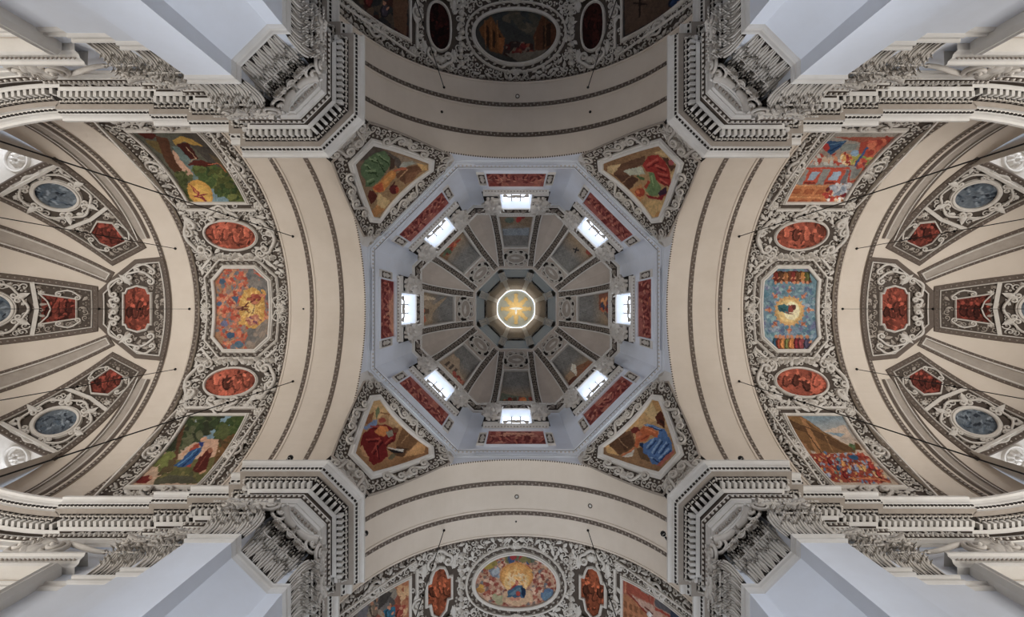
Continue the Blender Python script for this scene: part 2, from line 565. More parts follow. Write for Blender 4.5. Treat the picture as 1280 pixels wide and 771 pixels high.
# ------------------------------------------------------------------ floor
mb = MB().grid(np.array([[[x, y, FLOOR] for y in (-36, 36)] for x in (-36, 36)], float))
struct(mb.build('floor', 'floor', smooth=False), 'pale marble floor of the church far below the dome', 'floor')

# ------------------------------------------------------------------ four crossing piers with the walls of the arms
def quad_path(pts):
    """outline of one pier in its own corner, mirrored about the diagonal: from the sideways arm to the up-and-down arm"""
    return pts + [(y, x) for x, y in pts[::-1]]
WALL = [(19.1, 9.45), (15.05, 9.45), (15.05, 9.24), (13.4, 9.24), (13.4, 8.98), (11.6, 8.98), (11.6, 8.4), (11.1, 8.4), (11.1, 7.84)]
SHAFT = quad_path(WALL + [(9.54, 7.84), (9.54, 8.35)])
ENTAB = quad_path(WALL + [(8.8, 7.84)])
Z_COL, Z_ARC, Z_TOP = 15.45, 17.8, 20.25
CORN = {1: (-1, -1), 2: (1, -1), 3: (1, 1), 4: (-1, 1)}
CNAME = {1: 'between the orange glory vault and the dark vault', 2: 'between the dark vault and the blue glory vault',
         3: 'between the blue glory vault and the golden oval vault', 4: 'between the golden oval vault and the orange glory vault'}
def conch_ext(t0, n=26):
    """plan of the rounded end of a sideways arm: half ellipse, first quarter"""
    a = np.linspace(0, PI / 2, n)
    return [(19.1 + 12.6 * math.sin(x), t0 * math.cos(x)) for x in a]
PROF = [(0.04, 17.8), (0.04, 18.02), (0.09, 18.02), (0.09, 18.32), (0.13, 18.32), (0.22, 18.48), (0.22, 18.55), (0.04, 18.56),
        (0.04, 18.98), (0.10, 18.98), (0.22, 19.06), (0.25, 19.06), (0.25, 19.30), (0.40, 19.30), (0.46, 19.33), (0.58, 19.47), (0.60, 19.5),
        (0.82, 19.5), (0.82, 19.66), (0.87, 19.66), (0.87, 19.72), (0.93, 19.78), (0.95, 19.92), (1.0, 20.02), (1.08, 20.08), (1.08, 20.22), (0.9, 20.24), (-0.6, 20.3)]
def part_prof(a, b): return PROF[a:b + 1]
for i, (sx, sy) in CORN.items():
    sgn = np.array([sx, sy]); flip = sx * sy < 0
    P = np.array(SHAFT) * sgn
    E = np.array(ENTAB) * sgn
    # the sideways arm ends in the conch wall
    ext = np.array(conch_ext(9.6)[::-1]) * sgn
    ext_n = np.array([(9.45, 33.0)]) * sgn
    Pf = np.vstack([ext, P, ext_n]); Ef = np.vstack([ext, E, ext_n])
    # which side of the path is the room: left normal for one parity
    side = 1.0 if not flip else -1.0
    w = sweep(Pf, [(0, FLOOR), (0, 17.9)])
    wall = w.build('wall_pier_%d' % i, 'white_wall', smooth=False)
    struct(wall, 'white crossing pier and arm walls ' + CNAME[i], 'wall')
    m2 = MB().add(np.array([(9.6, 7.8, 17.81), (8.75, 7.8, 17.81), (7.8, 8.75, 17.81), (7.8, 9.6, 17.81), (8.35, 9.6, 17.81), (9.6, 8.35, 17.81)]) * [sx, sy, 1], [[0, 1, 4, 5], [1, 2, 3, 4]])
    m2.build('corner_soffit', 'stone', wall, smooth=False)
    # collar at the foot of the capitals
    c = sweep(P, [(side * o, z) for o, z in [(0, 15.12), (.04, 15.14), (.09, 15.2), (.09, 15.26), (.05, 15.3), (.05, 15.36), (.12, 15.39), (.14, 15.45), (.1, 15.5), (0, 15.52)]])
    c.build('collar_moulding', 'stone', wall, smooth=False)
    lo = sweep(Ef, [(side * o, z) for o, z in part_prof(0, 7)])
    tr = MB(); tr.merge(lo)
    t = thing('trim_%d' % i, 'stepped entablature with dentils and carved bands ' + CNAME[i], 'entablature', (sx * 9.0, sy * 9.0, Z_ARC))
    t['kind'] = 'structure'
    lo.build('architrave', 'stone', t, smooth=False)
    sweep(Ef, [(side * o, z) for o, z in [(.135, 18.33), (.225, 18.47)]]).build('architrave_band', 'ground', t, smooth=False)
    sweep(Ef, [(side * o, z) for o, z in part_prof(7, 9)]).build('frieze', 'ground', t, smooth=False)
    sweep(Ef, [(side * o, z) for o, z in part_prof(9, 11)]).build('frieze_fillet', 'stone', t, smooth=False)
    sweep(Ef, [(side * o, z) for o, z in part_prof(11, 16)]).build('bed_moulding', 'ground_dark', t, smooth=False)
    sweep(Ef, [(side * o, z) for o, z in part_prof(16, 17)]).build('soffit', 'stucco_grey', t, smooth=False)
    cor = sweep(Ef, [(side * o, z) for o, z in part_prof(17, 27)]).build('cornice', 'stone', t, smooth=False)
    dn, eg, bd, lf, fr, lb = MB(), MB(), MB(), MB(), MB(), MB()
    Ev = np.vstack([ext[-9:], E, ext_n])
    def rows(off, step, mg=0.0):
        return along(offset_path(Ev, side * off), step, margin=mg)
    def frame3(p, tg, z): 
        n = np.array([-tg[1], tg[0]]) * side
        return np.array([p[0], p[1], z]), np.array([[tg[0], tg[1], 0], [n[0], n[1], 0], [0, 0, 1.0]])
    for p, tg in rows(.36, .24):
        c0, ax = frame3(p, tg, 19.19); dn.box(c0, .066, .12, .12, ax)
    for p, tg in rows(.53, .24):
        c0, ax = frame3(p, tg, 19.38)
        h = MB().dome((0, 0, 0), .088, .11, .11); eg.merge(h, lambda v: c0 + np.column_stack([v[:, 0], v[:, 2] * .75, v[:, 1] * .6 - v[:, 2] * .6]) @ ax)
        c1 = c0 + ax[0] * .12; eg.box(c1, .018, .07, .08, ax)
    for p, tg in rows(.88, .17):
        c0, ax = frame3(p, tg, 19.69); bd.box(c0, .055, .035, .035, ax)
    for p, tg in rows(.20, .20):
        c0, ax = frame3(p, tg, 18.41)
        h = MB().dome((0, 0, 0), .07, .10, .09); lf.merge(h, lambda v: c0 + np.column_stack([v[:, 0], v[:, 2] * .9, v[:, 1] * .9 - v[:, 2] * .2]) @ ax)
    dn.build('dentil_row', 'stone', t, smooth=False, kind='stuff')
    eg.build('egg_and_dart_row', 'stucco', t, kind='stuff')
    sub(bd.build('bead_row', 'ground_dark', t, smooth=False, kind='stuff'), cor)
    lf.build('leaf_row', 'stucco', t, kind='stuff')
    # foliage of the frieze on the long wall bays
    for arm_side in (0, 1):
        a, b = np.array([18.7, 9.41]), np.array([15.3, 9.41])
        if arm_side: continue
        seg = np.array([a, b])
        m2 = MB(); rinceau(m2, np.array([[0, 0], [3.4, 0]]), .40, seed=i)
        def fm(v, a=a, sgn=sgn):
            xy = np.stack([a[0] - v[:, 0], a[1] - v[:, 2]], 1) * sgn
            return np.column_stack([xy, 18.77 + v[:, 1]])
        fr.merge(m2, fm)
    fr.build('frieze_foliage', 'stucco', t, kind='stuff')

# ------------------------------------------------------------------ vaults of the four arms
def revolve(arm, prof, n=72, t0=-PI / 2, t1=PI / 2, stilt=True):
    """profile [(s, r)] turned about the arm's springing axis, with upright feet"""
    th = np.linspace(t0, t1, n)
    pr = np.asarray(prof, float)
    t = pr[:, 1][:, None] * np.sin(th); z = ZC + pr[:, 1][:, None] * np.cos(th)
    if stilt:
        t = np.hstack([t[:, :1], t, t[:, -1:]]); z = np.hstack([z[:, :1] * 0 + 20.2, z, z[:, -1:] * 0 + 20.2])
    s = np.repeat(pr[:, :1], t.shape[1], 1)
    return MB().grid(to_world(arm, s, t, z))
VP = [(A0, R1), (11.42, R1), (11.42, R1 + .02), (11.78, R2), (13.35, R2), (13.35, R2 - .04), (13.43, R2 - .05), (13.5, R2), (13.5, R2 + .06), (13.85, R3), (15.15, R3),
      (15.15, R3 - .04), (15.26, R3 - .04), (15.3, R3 + .06), (15.46, RB - .05), (15.46, RB)]
VE = [(21.45, RB), (21.45, RE + .05), (21.6, RE + .02), (21.7, RE - .03), (21.78, RE), (23.2, RE), (23.2, RE - .05), (23.32, RE - .05), (23.4, CR)]
CEIL = {}
LAB = {'left': 'cream stepped barrel vault carrying the orange glory painting', 'right': 'cream stepped barrel vault carrying the blue glory painting',
       'top': 'unlit stepped barrel vault with the dim oval painting', 'bottom': 'cream stepped barrel vault carrying the golden oval painting'}
for arm in ARMS:
    c = revolve(arm, VP).build('ceiling_%s' % arm, 'plaster', smooth=False)
    # smooth only along the arch: keep flat risers but hide facets with enough steps
    struct(c, LAB[arm], 'vault'); CEIL[arm] = c
    revolve(arm, [(15.46, RB), (21.45, RB)]).build('stucco_ground', 'ground', c)
    revolve(arm, VE).build('end_arch', 'plaster', c, smooth=False)
    # carved bands on the risers of the stepped arches
    for (s0, r0, s1, r1, nm) in [(11.42, R1, 11.78, R2, 'leaf_band'), (13.5, R2 + .06, 13.85, R3, 'leaf_band'), (15.28, R3, 15.46, RB - .05, 'leaf_band'), (21.45, RE + .05, 21.62, RE, 'leaf_band')]:
        revolve(arm, [(s0 - .01, r0 - .012), (s1 + .01, r1 - .012)], n=120).build(nm, 'line', c)
        m2 = MB(); r = (r0 + r1) / 2; L = r * PI * .5
        for k in range(int(2 * L / .23)):
            u = -L + (k + .5) * .23
            m2.dome((u, (s0 + s1) / 2 + (.06 if k % 2 else -.06), 0), .07, .09, .06, 6, 1)
        m2.build('leaf_beads', 'stucco_grey', c, Barrel(arm, r - .01), kind='stuff')
    # edge bead on the face of the crossing arch
    m2 = MB(); L = R1 * PI / 2
    for k in range(int(2 * L / .16)):
        m2.dome((-L + (k + .5) * .16, A0 + .03, 0), .05, .06, .05, 6, 1)
    m2.build('edge_beads', 'line', c, Barrel(arm, R1), kind='stuff')
    if arm in ('top', 'bottom'):
        revolve(arm, [(23.4, CR), (33.0, CR)]).build('vault_continuation', 'plaster', c)
        lo = MB().grid(np.array([[to_world(arm, np.array(33.0), np.array(t), np.array(z)) for z in (FLOOR, 30.6)] for t in (-9.6, 9.6)]))
        e = lo.build('wall_' + arm, 'white_wall', smooth=False)
        struct(e, 'plain end wall closing the ' + PLACE[arm], 'wall')
    else:
        # conch: quarter sphere, open over its three windows
        q = np.linspace(0, PI / 2, 31); b = np.linspace(-PI / 2, PI / 2, 181)
        s = CS + CR * np.sin(q)[:, None] * np.cos(b); t = CR * np.sin(q)[:, None] * np.sin(b); z = ZC + CR * np.cos(q)[:, None] + 0 * b
        s = np.vstack([s, s[-1:]]); t = np.vstack([t, t[-1:]]); z = np.vstack([z, z[-1:] * 0 + 20.2])
        g = MB().grid(to_world(arm, s, t, z))
        qd = np.degrees((q[:-1] + q[1:]) / 2); qd = np.append(qd, 91); bd_ = np.degrees((b[:-1] + b[1:]) / 2)
        hole = (qd[:, None] > 63) & (qd[:, None] < 90) & (np.abs(np.abs(bd_)[None] - 62) < 13.5)
        hole |= (qd[:, None] > 63) & (qd[:, None] < 90) & (np.abs(bd_)[None] < 13.5)
        g.Q = [g.Q[0][~hole.ravel()]]
        g.build('conch', 'plaster', c)
    revolve(arm, [(23.16, RE - .06), (23.42, CR - .04)], n=120).build('leaf_band', 'line', c)
    m2 = MB(); r = CR - .05; L = r * PI * .5
    for k in range(int(2 * L / .23)): m2.dome((-L + (k + .5) * .23, 23.29, 0), .07, .08, .05, 6, 1)
    m2.build('leaf_beads', 'stucco_grey', c, Barrel(arm, r), kind='stuff')

# ------------------------------------------------------------------ pendentives
PEND = {}
CPEND = {1: 'under the green-robed figure', 2: 'under the red-robed figure', 3: 'under the blue-robed figure', 4: 'under the crimson-robed figure'}
for i, (sx, sy) in CORN.items():
    pm = Pend(sx, sy)
    v = np.linspace(0, _sg[-1], 60); hw = np.interp(v, _sg, _la)
    G = np.zeros((60, 17, 3)); G[:, :, 0] = hw[:, None] * np.linspace(-1, 1, 17); G[:, :, 1] = v[:, None]
    p = MB().grid(G).build('wall_pendentive_%d' % i, 'stone', None, pm)
    struct(p, 'pendentive wall ' + CPEND[i], 'wall'); PEND[i] = p

# ------------------------------------------------------------------ drum, dome, lantern shells
def octagon(R, rot=PI / 8):
    a = np.arange(8) * PI / 4 + rot
    return np.stack([np.cos(a), np.sin(a)], 1) * R / math.cos(PI / 8)
OCT = octagon(1.0)
def oct_rings(rings):
    """stack of octagons [(R, z)]"""
    return MB().grid(np.array([[[x * R, y * R, z] for x, y in OCT] for R, z in rings]), cv=True)
drum = oct_rings([(RO, 28.99), (RO, 30.4)])
# plain wall over each crossing arch is cut by the arch: build it as slivers instead of full faces
drum = MB()
for k in range(8):
    f = Face(RO, k * PI / 4); u = np.linspace(-RO * T8, RO * T8, 25)
    if k % 2 == 0: zb = ZC + np.sqrt(R1 ** 2 - u ** 2)
    else: zb = 0 * u + 30.38
    G = np.zeros((25, 2, 3)); G[:, :, 0] = u[:, None]; G[:, 0, 1] = zb; G[:, 1, 1] = 30.45
    drum.grid(f(G.reshape(-1, 3)).reshape(25, 2, 3))
WB, WU, WZ0, WZ1 = 9.72, 1.35, 37.7, 43.4        # projecting window bay: plane, half opening, sill, lintel
BU = 2.8
def quad(mb, f, u0, u1, z0, z1, w=0.0):
    mb.grid(f(np.array([[u0, z0, w], [u1, z0, w], [u0, z1, w], [u1, z1, w]], float)).reshape(2, 2, 3))
for k in range(8):
    f = Face(RO, k * PI / 4); L = RO * T8; b = RO - WB
    quad(drum, f, -L, -BU, 30.4, 44.0); quad(drum, f, BU, L, 30.4, 44.0)
    quad(drum, f, -BU, -WU, 30.4, 44.0, b); quad(drum, f, WU, BU, 30.4, 44.0, b)
    quad(drum, f, -WU, WU, 30.4, WZ0, b); quad(drum, f, -WU, WU, WZ1, 44.0, b)
    for sg in (-1, 1):
        drum.grid(f(np.array([[sg * BU, 30.4, 0], [sg * BU, 44, 0], [sg * BU, 30.4, b], [sg * BU, 44, b]], float)).reshape(2, 2, 3))
        drum.grid(f(np.array([[sg * WU, WZ0, b], [sg * WU, WZ1, b], [sg * WU * .92, WZ0 + 1.1, -.45], [sg * WU * .92, WZ1, -.45]], float)).reshape(2, 2, 3))
    drum.grid(f(np.array([[-WU, WZ0, b], [WU, WZ0, b], [-WU * .92, WZ0 + 1.1, -.45], [WU * .92, WZ0 + 1.1, -.45]], float)).reshape(2, 2, 3))
    drum.grid(f(np.array([[-WU, WZ1, b], [WU, WZ1, b], [-WU * .92, WZ1, -.45], [WU * .92, WZ1, -.45]], float)).reshape(2, 2, 3))
wd = drum.build('wall_drum', 'white_wall', smooth=False)
struct(wd, 'bluish white octagonal drum wall under the dome', 'wall')
oct_rings([(RO, 30.35), (9.9, 30.38), (9.88, 30.5), (9.8, 30.5), (9.68, 30.9), (9.62, 30.92), (9.62, 31.02), (9.66, 31.05), (RO, 31.3)]).build('ring_cornice', 'white_wall', wd, smooth=False)
oct_rings([(9.855, 30.492), (9.675, 30.892)]).build('ring_band', 'ground', wd, smooth=False)
m2 = MB()
for k in range(8):
    f = Face(9.76, k * PI / 4)
    for p, tg in along(np.array([[-9.76 * T8, 30.7], [9.76 * T8, 30.7]]), .27):
        h = MB().dome((0, 0, 0), .085, .10, .07); m2.merge(h, lambda v: f(np.column_stack([v[:, 0] + p[0], v[:, 1] * .85 + p[1], v[:, 2] - (p[1] * 0) + (v[:, 1] * .38)])))
m2.build('ring_leaves', 'stucco', wd, kind='stuff')
# drum entablature
oct_rings([(RO, 43.4), (9.84, 43.42), (9.82, 43.6), (9.76, 43.62)]).build('drum_architrave', 'stone', wd, smooth=False)
oct_rings([(9.76, 43.62), (9.5, 44.66)]).build('drum_frieze', 'ground', wd, smooth=False)
oct_rings([(9.5, 44.66), (9.44, 44.68), (9.42, 44.84), (9.36, 44.86), (9.36, 45.0), (9.5, 45.04), (RO, 45.1)]).build('drum_cornice', 'stone', wd, smooth=False)
m2, m3, m4 = MB(), MB(), MB()
for k in range(8):
    L = 9.6 * T8
    mm = MB(); rinceau(mm, np.array([[-L, 0], [L, 0]]), .85, seed=40 + k)
    f = Face(9.63, k * PI / 4)
    m2.merge(mm, lambda v: f(np.column_stack([v[:, 0], v[:, 1] + 44.14, v[:, 2] + v[:, 1] * .25])))
    f2 = Face(9.36, k * PI / 4); L2 = 9.36 * T8
    for p, tg in along(np.array([[-L2, 0], [L2, 0]]), .24):
        h = MB().dome((0, 0, 0), .085, .085, .085, 6, 1); m3.merge(h, lambda v: f2(np.column_stack([v[:, 0] + p[0], 44.9 + v[:, 1], v[:, 2]])))
m2.build('entablature_foliage', 'stucco_grey', wd, kind='stuff')
m3.build('entablature_beads', 'stucco', wd, kind='stuff')

# dome: eight curved fields meeting at folds, up to the eye
TH_EYE = math.radians(61)
th = np.linspace(0, TH_EYE, 26)
dm = oct_rings([(RO * math.cos(a), ZD + RO * math.sin(a)) for a in th])
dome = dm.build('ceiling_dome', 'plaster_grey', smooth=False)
struct(dome, 'octagonal cloister dome of grey plaster around the lantern', 'dome')
RE_, ZE_ = RO * math.cos(TH_EYE), ZD + RO * math.sin(TH_EYE)
oct_rings([(RE_, ZE_), (RE_ - .12, ZE_ - .05), (RE_ - .12, ZE_ + .3), (RE_ + .05, ZE_ + .4)]).build('eye_moulding', 'stone', dome, smooth=False)
LZ = [(4.8, 54.0), (4.55, 58.0), (4.25, 61.0), (3.95, 63.5), (3.6, 65.6), (3.15, 67.2), (2.86, 68.0)]
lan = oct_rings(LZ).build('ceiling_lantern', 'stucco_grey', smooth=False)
struct(lan, 'grey tapering lantern shaft over the eye of the dome', 'lantern')
# ------------------------------------------------------------------ fresco pigments: flat shapes laid out on each panel's own surface
class Sheet:
    """one painted panel: collects shapes measured in a view window (x0, y0, k) and lays them on the surface"""
    def __init__(self, surf, x0=0, y0=0, k=1.0, gain=1.0, seed=1):
        self.s, self.x0, self.y0, self.k, self.gain, self.seed = surf, x0, y0, k, gain, seed
        self.ops = []
    def uv(self, pts):
        p = np.asarray(pts, float) / self.k + [self.x0, self.y0]
        return self.s.inv(p)
    def p(self, c, *pts): self.ops.append(('p', c, self.uv(pts))); return self
    def e(self, c, cx, cy, rx, ry, rot=0): self.ops.append(('p', c, self.uv(ellipse(cx, cy, rx, ry, 20, math.radians(rot))))); return self
    def l(self, c, w, *pts):
        q = np.asarray(pts, float)
        for a, b in zip(q[:-1], q[1:]):
            d = b - a; n = np.array([-d[1], d[0]]) / (np.linalg.norm(d) + 1e-9) * w / 2
            self.ops.append(('p', c, self.uv([a + n, b + n, b - n, a - n])))
        return self
    def g(self, c0, c1, p0, p1): self.ops.append(('g', c0, c1, self.uv([p0, p1]))); return self
    def crowd(self, pal, poly, n, size, seed, el=1.6, rot=None):
        """many small strokes of changing colour: figures, leaves, clouds"""
        rnd = random.Random(seed); q = np.asarray(poly, float); lo, hi = q.min(0), q.max(0); i = 0
        while n and i < 4000:
            i += 1
            x, y = rnd.uniform(lo[0], hi[0]), rnd.uniform(lo[1], hi[1])
            if not inside(q, np.array([[x, y]]))[0]: continue
            n -= 1; r = size * rnd.uniform(.6, 1.3)
            a = rnd.uniform(0, 180) if rot is None else rot + rnd.uniform(-30, 30)
            self.e(rnd.choice(pal), x, y, r * el, r, a)
        return self
    def fig(self, robe, skin, x, y, h, ang=0, seed=0):
        """small draped figure with head, seen upright along ang (0 = head up)"""
        a = math.radians(ang); ux, uy = math.sin(a), -math.cos(a)
        d = tuple(np.array(robe) * .62); b = tuple(np.minimum(255, np.array(robe) * 1.25))
        self.e(d, x, y, h * .24, h * .40, ang); self.e(robe, x + ux * h * .04 - uy * h * .04, y + uy * h * .04 + ux * h * .04, h * .17, h * .36, ang)
        self.e(b, x - uy * h * -.08, y + ux * h * -.08, h * .05, h * .26, ang)
        self.e(skin, x + ux * h * .44, y + uy * h * .44, h * .105, h * .12, ang)
        self.e(skin, x - uy * h * .2 + ux * h * .12, y + ux * h * .2 + uy * h * .12, h * .05, h * .12, ang + 50)
        return self
    def colours(self, V):
        rs = np.random.RandomState(self.seed)
        col = np.zeros((len(V), 3)) + s2l((120, 110, 100))
        V0_ = V; q = rs.uniform(0, 6.28, (4, 4))
        # hand-drawn wavering of every outline
        V = V + .016 * np.stack([sum(np.sin(V[:, 1] * f + a[0]) * np.cos(V[:, 0] * f * .8 + a[1]) for f, a in zip((5, 9, 14, 23), q)),
                                 sum(np.sin(V[:, 0] * f + a[2]) * np.cos(V[:, 1] * f * .8 + a[3]) for f, a in zip((5, 9, 14, 23), q))], 1)
        for op in self.ops:
            if op[0] == 'g':
                a, b = op[3]; d = b - a
                t = np.clip(((V - a) @ d) / (d @ d), 0, 1)[:, None]
                col = s2l(op[1]) * (1 - t) + s2l(op[2]) * t
            else:
                poly = op[2]; lo, hi = poly.min(0), poly.max(0)
                idx = np.nonzero((V[:, 0] >= lo[0]) & (V[:, 0] <= hi[0]) & (V[:, 1] >= lo[1]) & (V[:, 1] <= hi[1]))[0]
                if len(idx): col[idx[inside(poly, V[idx])]] = s2l(np.clip(op[1], 0, 255))
        # brushwork: broad and fine unevenness of the pigment
        ph = rs.uniform(0, 6.28, (6, 3))
        n = sum(np.sin(V[:, 0] * f + p[0] + 2 * np.sin(V[:, 1] * f * .7 + p[1])) * np.sin(V[:, 1] * f + p[2]) for f, p in zip((2, 4, 8, 13, 19, 26), ph)) / 6
        col = col * (1 + .5 * n[:, None]) * (1 + .10 * rs.standard_normal((len(V), 1)))
        lum = (col @ np.array([.3, .59, .11]))[:, None]
        return np.clip((col * .82 + lum * .18) * self.gain * .88, 0.002, 0.95)

def painting(root, outline, sheet, surf, nu, nv, ax=1, w=0.03, name='painted_panel', label=None):
    """the fresco itself: a gridded panel in its outline (given in surface coordinates)"""
    G = row_shape(outline, nu, nv, ax)
    V = G.reshape(-1, 2)
    P = np.concatenate([G, np.full(G.shape[:2] + (1,), w)], -1)
    m = MB().grid(P)
    return m.build(name, 'fresco', root, surf, smooth=True, colors=sheet.colours(V), label=label)
RING = [(0.0, 0.0), (0.0, .16), (.05, .2), (.12, .2), (.16, .14), (.22, .14), (.26, .02), (.26, -.02)]
def ring_frame(root, outline, surf, scale=1.0, h=1.0, m='stucco', name='frame', out=None, rise=0.0):
    """moulded frame round an outline; grows outwards whichever way the outline runs"""
    p = np.asarray(outline, float)
    area = 0.5 * np.sum(p[:, 0] * np.roll(p[:, 1], -1) - np.roll(p[:, 0], -1) * p[:, 1])
    sg = -1 if area > 0 else 1
    return sweep(p, [(sg * o * scale, z * h + rise) for o, z in (out or RING)], closed=True).build(name, m, root, surf, smooth=False)
def grow(outline, d):
    p = np.asarray(outline, float)
    area = 0.5 * np.sum(p[:, 0] * np.roll(p[:, 1], -1) - np.roll(p[:, 0], -1) * p[:, 1])
    return offset_path(p, -d if area > 0 else d, closed=True)
REDS = [(120, 38, 24), (150, 58, 34), (176, 84, 48), (100, 28, 20), (190, 108, 66), (140, 48, 30)]
def red_scene(sh, box, seed, base=(150, 56, 34)):
    x0, y0, x1, y1 = box; w, h = x1 - x0, y1 - y0; m = min(w, h)
    rnd = random.Random(seed); B = np.array(base, float)
    tone = [tuple(B * f) for f in (.55, .72, .85, 1.0, 1.15, 1.32)]
    sh.g(tuple(B * 1.12), tuple(B * .82), (x0, y0), (x1, y1))
    for i in range(3):
        a = rnd.uniform(x0, x1); sh.p(rnd.choice(tone), (a, y0), (a + w * rnd.uniform(.08, .25), y0), (a + w * rnd.uniform(.05, .3), y1), (a - w * .05, y1))
    sh.crowd(tone, [(x0, y0), (x1, y0), (x1, y1), (x0, y1)], 110, m * .032, seed, 2.8)
    for i in range(4):
        sh.fig(rnd.choice(tone), tuple(np.minimum(B * 1.5, 235)), x0 + w * (.2 + .2 * i), y0 + h * rnd.uniform(.4, .62), m * .6, rnd.uniform(-25, 25))
    return sh
# ------------------------------------------------------------------ painted and stuccoed fields of the four arm vaults
SKIN = (196, 132, 96)
def sheet_left_top(s):
    h = Sheet(s, 160, 155, 7.006, 1.2, 11)
    h.g((86, 84, 72), (96, 92, 70), (300, 60), (900, 690))
    h.p((74, 66, 58), (470, 60), (640, 60), (760, 200), (1010, 560), (1060, 690), (960, 560), (700, 330), (480, 120))
    h.p((92, 76, 50), (700, 250), (800, 300), (1010, 560), (1040, 690), (900, 470), (760, 320))
    h.p((100, 118, 112), (390, 190), (470, 200), (600, 320), (740, 570), (830, 620), (1000, 690), (740, 690), (560, 470), (440, 300))
    h.p((120, 146, 154), (640, 470), (760, 570), (920, 690), (720, 690))
    h.p((196, 150, 120), (392, 225), (440, 260), (450, 300), (570, 430), (560, 470), (430, 440), (400, 330))
    h.crowd([(70, 88, 40), (92, 104, 44), (54, 70, 34), (112, 116, 52), (80, 84, 34)], [(560, 370), (740, 370), (860, 420), (1040, 690), (940, 680), (800, 600), (690, 500), (600, 430)], 150, 24, 3)
    h.crowd([(60, 66, 30), (76, 84, 40), (88, 90, 48)], [(410, 420), (500, 400), (560, 470), (500, 520), (560, 680), (540, 690), (430, 470)], 44, 17, 4)
    h.p((168, 128, 38), (390, 140), (470, 100), (560, 130), (660, 190), (560, 180), (500, 150), (420, 180))
    h.p((84, 48, 26), (240, 100), (350, 120), (385, 240), (420, 330), (480, 400), (410, 420), (360, 370), (300, 260), (270, 180))
    h.p((104, 84, 40), (150, 130), (260, 150), (300, 260), (260, 240), (180, 170))
    h.p((76, 26, 16), (70, 55), (150, 45), (250, 90), (220, 135), (150, 120), (90, 85))
    h.p((70, 24, 16), (425, 175), (520, 155), (570, 220), (620, 300), (555, 310), (500, 260))
    h.p((84, 30, 20), (520, 360), (570, 320), (640, 310), (760, 350), (690, 372), (600, 360))
    h.l((190, 150, 110), 5, (505, 195), (600, 300), (540, 330))
    h.l((196, 96, 56), 6, (700, 350), (800, 345), (860, 420))
    h.e((206, 148, 36), 635, 600, 130, 96, 48); h.e((222, 168, 52), 650, 610, 96, 70, 48)
    h.p((150, 44, 44), (540, 520), (630, 600), (620, 625), (575, 590)); h.p((204, 128, 60), (560, 545), (615, 600), (600, 605))
    h.l((140, 36, 50), 12, (630, 615), (690, 675), (640, 640), (580, 630), (640, 620), (700, 615))
    return h
def sheet_left_mid(s):
    h = Sheet(s, 250, 325, 6.427, 1.15, 12)
    h.g((170, 120, 80), (128, 116, 104), (140, 400), (560, 400))
    pal = [(196, 84, 52), (214, 116, 74), (170, 66, 40), (206, 140, 96), (150, 120, 110), (184, 92, 60), (110, 112, 116)]
    h.crowd(pal, [(190, 60), (440, 60), (560, 200), (560, 560), (450, 710), (180, 710), (135, 560), (135, 180)], 620, 12, 5, 1.5)
    h.crowd([(118, 112, 106), (134, 124, 114), (104, 104, 104)], [(400, 90), (560, 190), (560, 300), (520, 260), (420, 220)], 40, 22, 6)
    h.crowd([(128, 116, 104), (112, 106, 100), (150, 130, 112)], [(380, 560), (560, 480), (560, 560), (450, 700), (390, 700)], 46, 22, 7)
    h.e((206, 150, 52), 420, 385, 105, 165); h.e((222, 172, 74), 415, 390, 80, 130); h.e((232, 196, 110), 400, 390, 44, 70)
    h.crowd([(206, 150, 56), (226, 178, 80)], [(310, 250), (520, 250), (520, 520), (320, 520)], 30, 12, 8)
    for c, x, y, r in [((70, 92, 112), 182, 172, 28), ((78, 96, 120), 155, 350, 24), ((60, 86, 112), 250, 605, 32), ((84, 110, 128), 315, 678, 36), ((110, 110, 140), 195, 510, 30)]: h.e(c, x, y, r, r * .8)
    h.p((170, 54, 36), (225, 300), (290, 350), (255, 345)); h.p((70, 96, 120), (255, 295), (310, 290), (300, 345), (270, 320))
    h.p((104, 48, 34), (290, 380), (395, 365), (385, 400), (330, 405), (300, 400)); h.e((186, 120, 96), 320, 385, 22, 16)
    h.l((120, 50, 36), 14, (370, 360), (385, 340)); h.l((120, 50, 36), 14, (370, 395), (395, 420))
    for i in range(26): h.l((232, 188, 96) if i % 2 else (196, 132, 46), 7, (430 + 30 * math.cos(i * .2417), 385 + 40 * math.sin(i * .2417)), (420 + 98 * math.cos(i * .2417), 385 + 155 * math.sin(i * .2417)))
    h.crowd([(150, 60, 40), (176, 84, 56), (120, 50, 40), (206, 120, 80)], [(395, 310), (440, 280), (510, 275), (500, 310), (440, 350)], 26, 10, 44, 2.2, -25)
    h.crowd([(160, 80, 66), (190, 110, 80), (130, 70, 90), (206, 140, 100)], [(390, 470), (460, 440), (500, 480), (420, 520), (360, 510)], 24, 10, 45, 2.2, 20)
    h.l((110, 56, 40), 10, (300, 395), (355, 378), (392, 340)); h.l((110, 56, 40), 9, (345, 385), (395, 418)); h.l((120, 80, 60), 8, (440, 350), (425, 430))
    return h
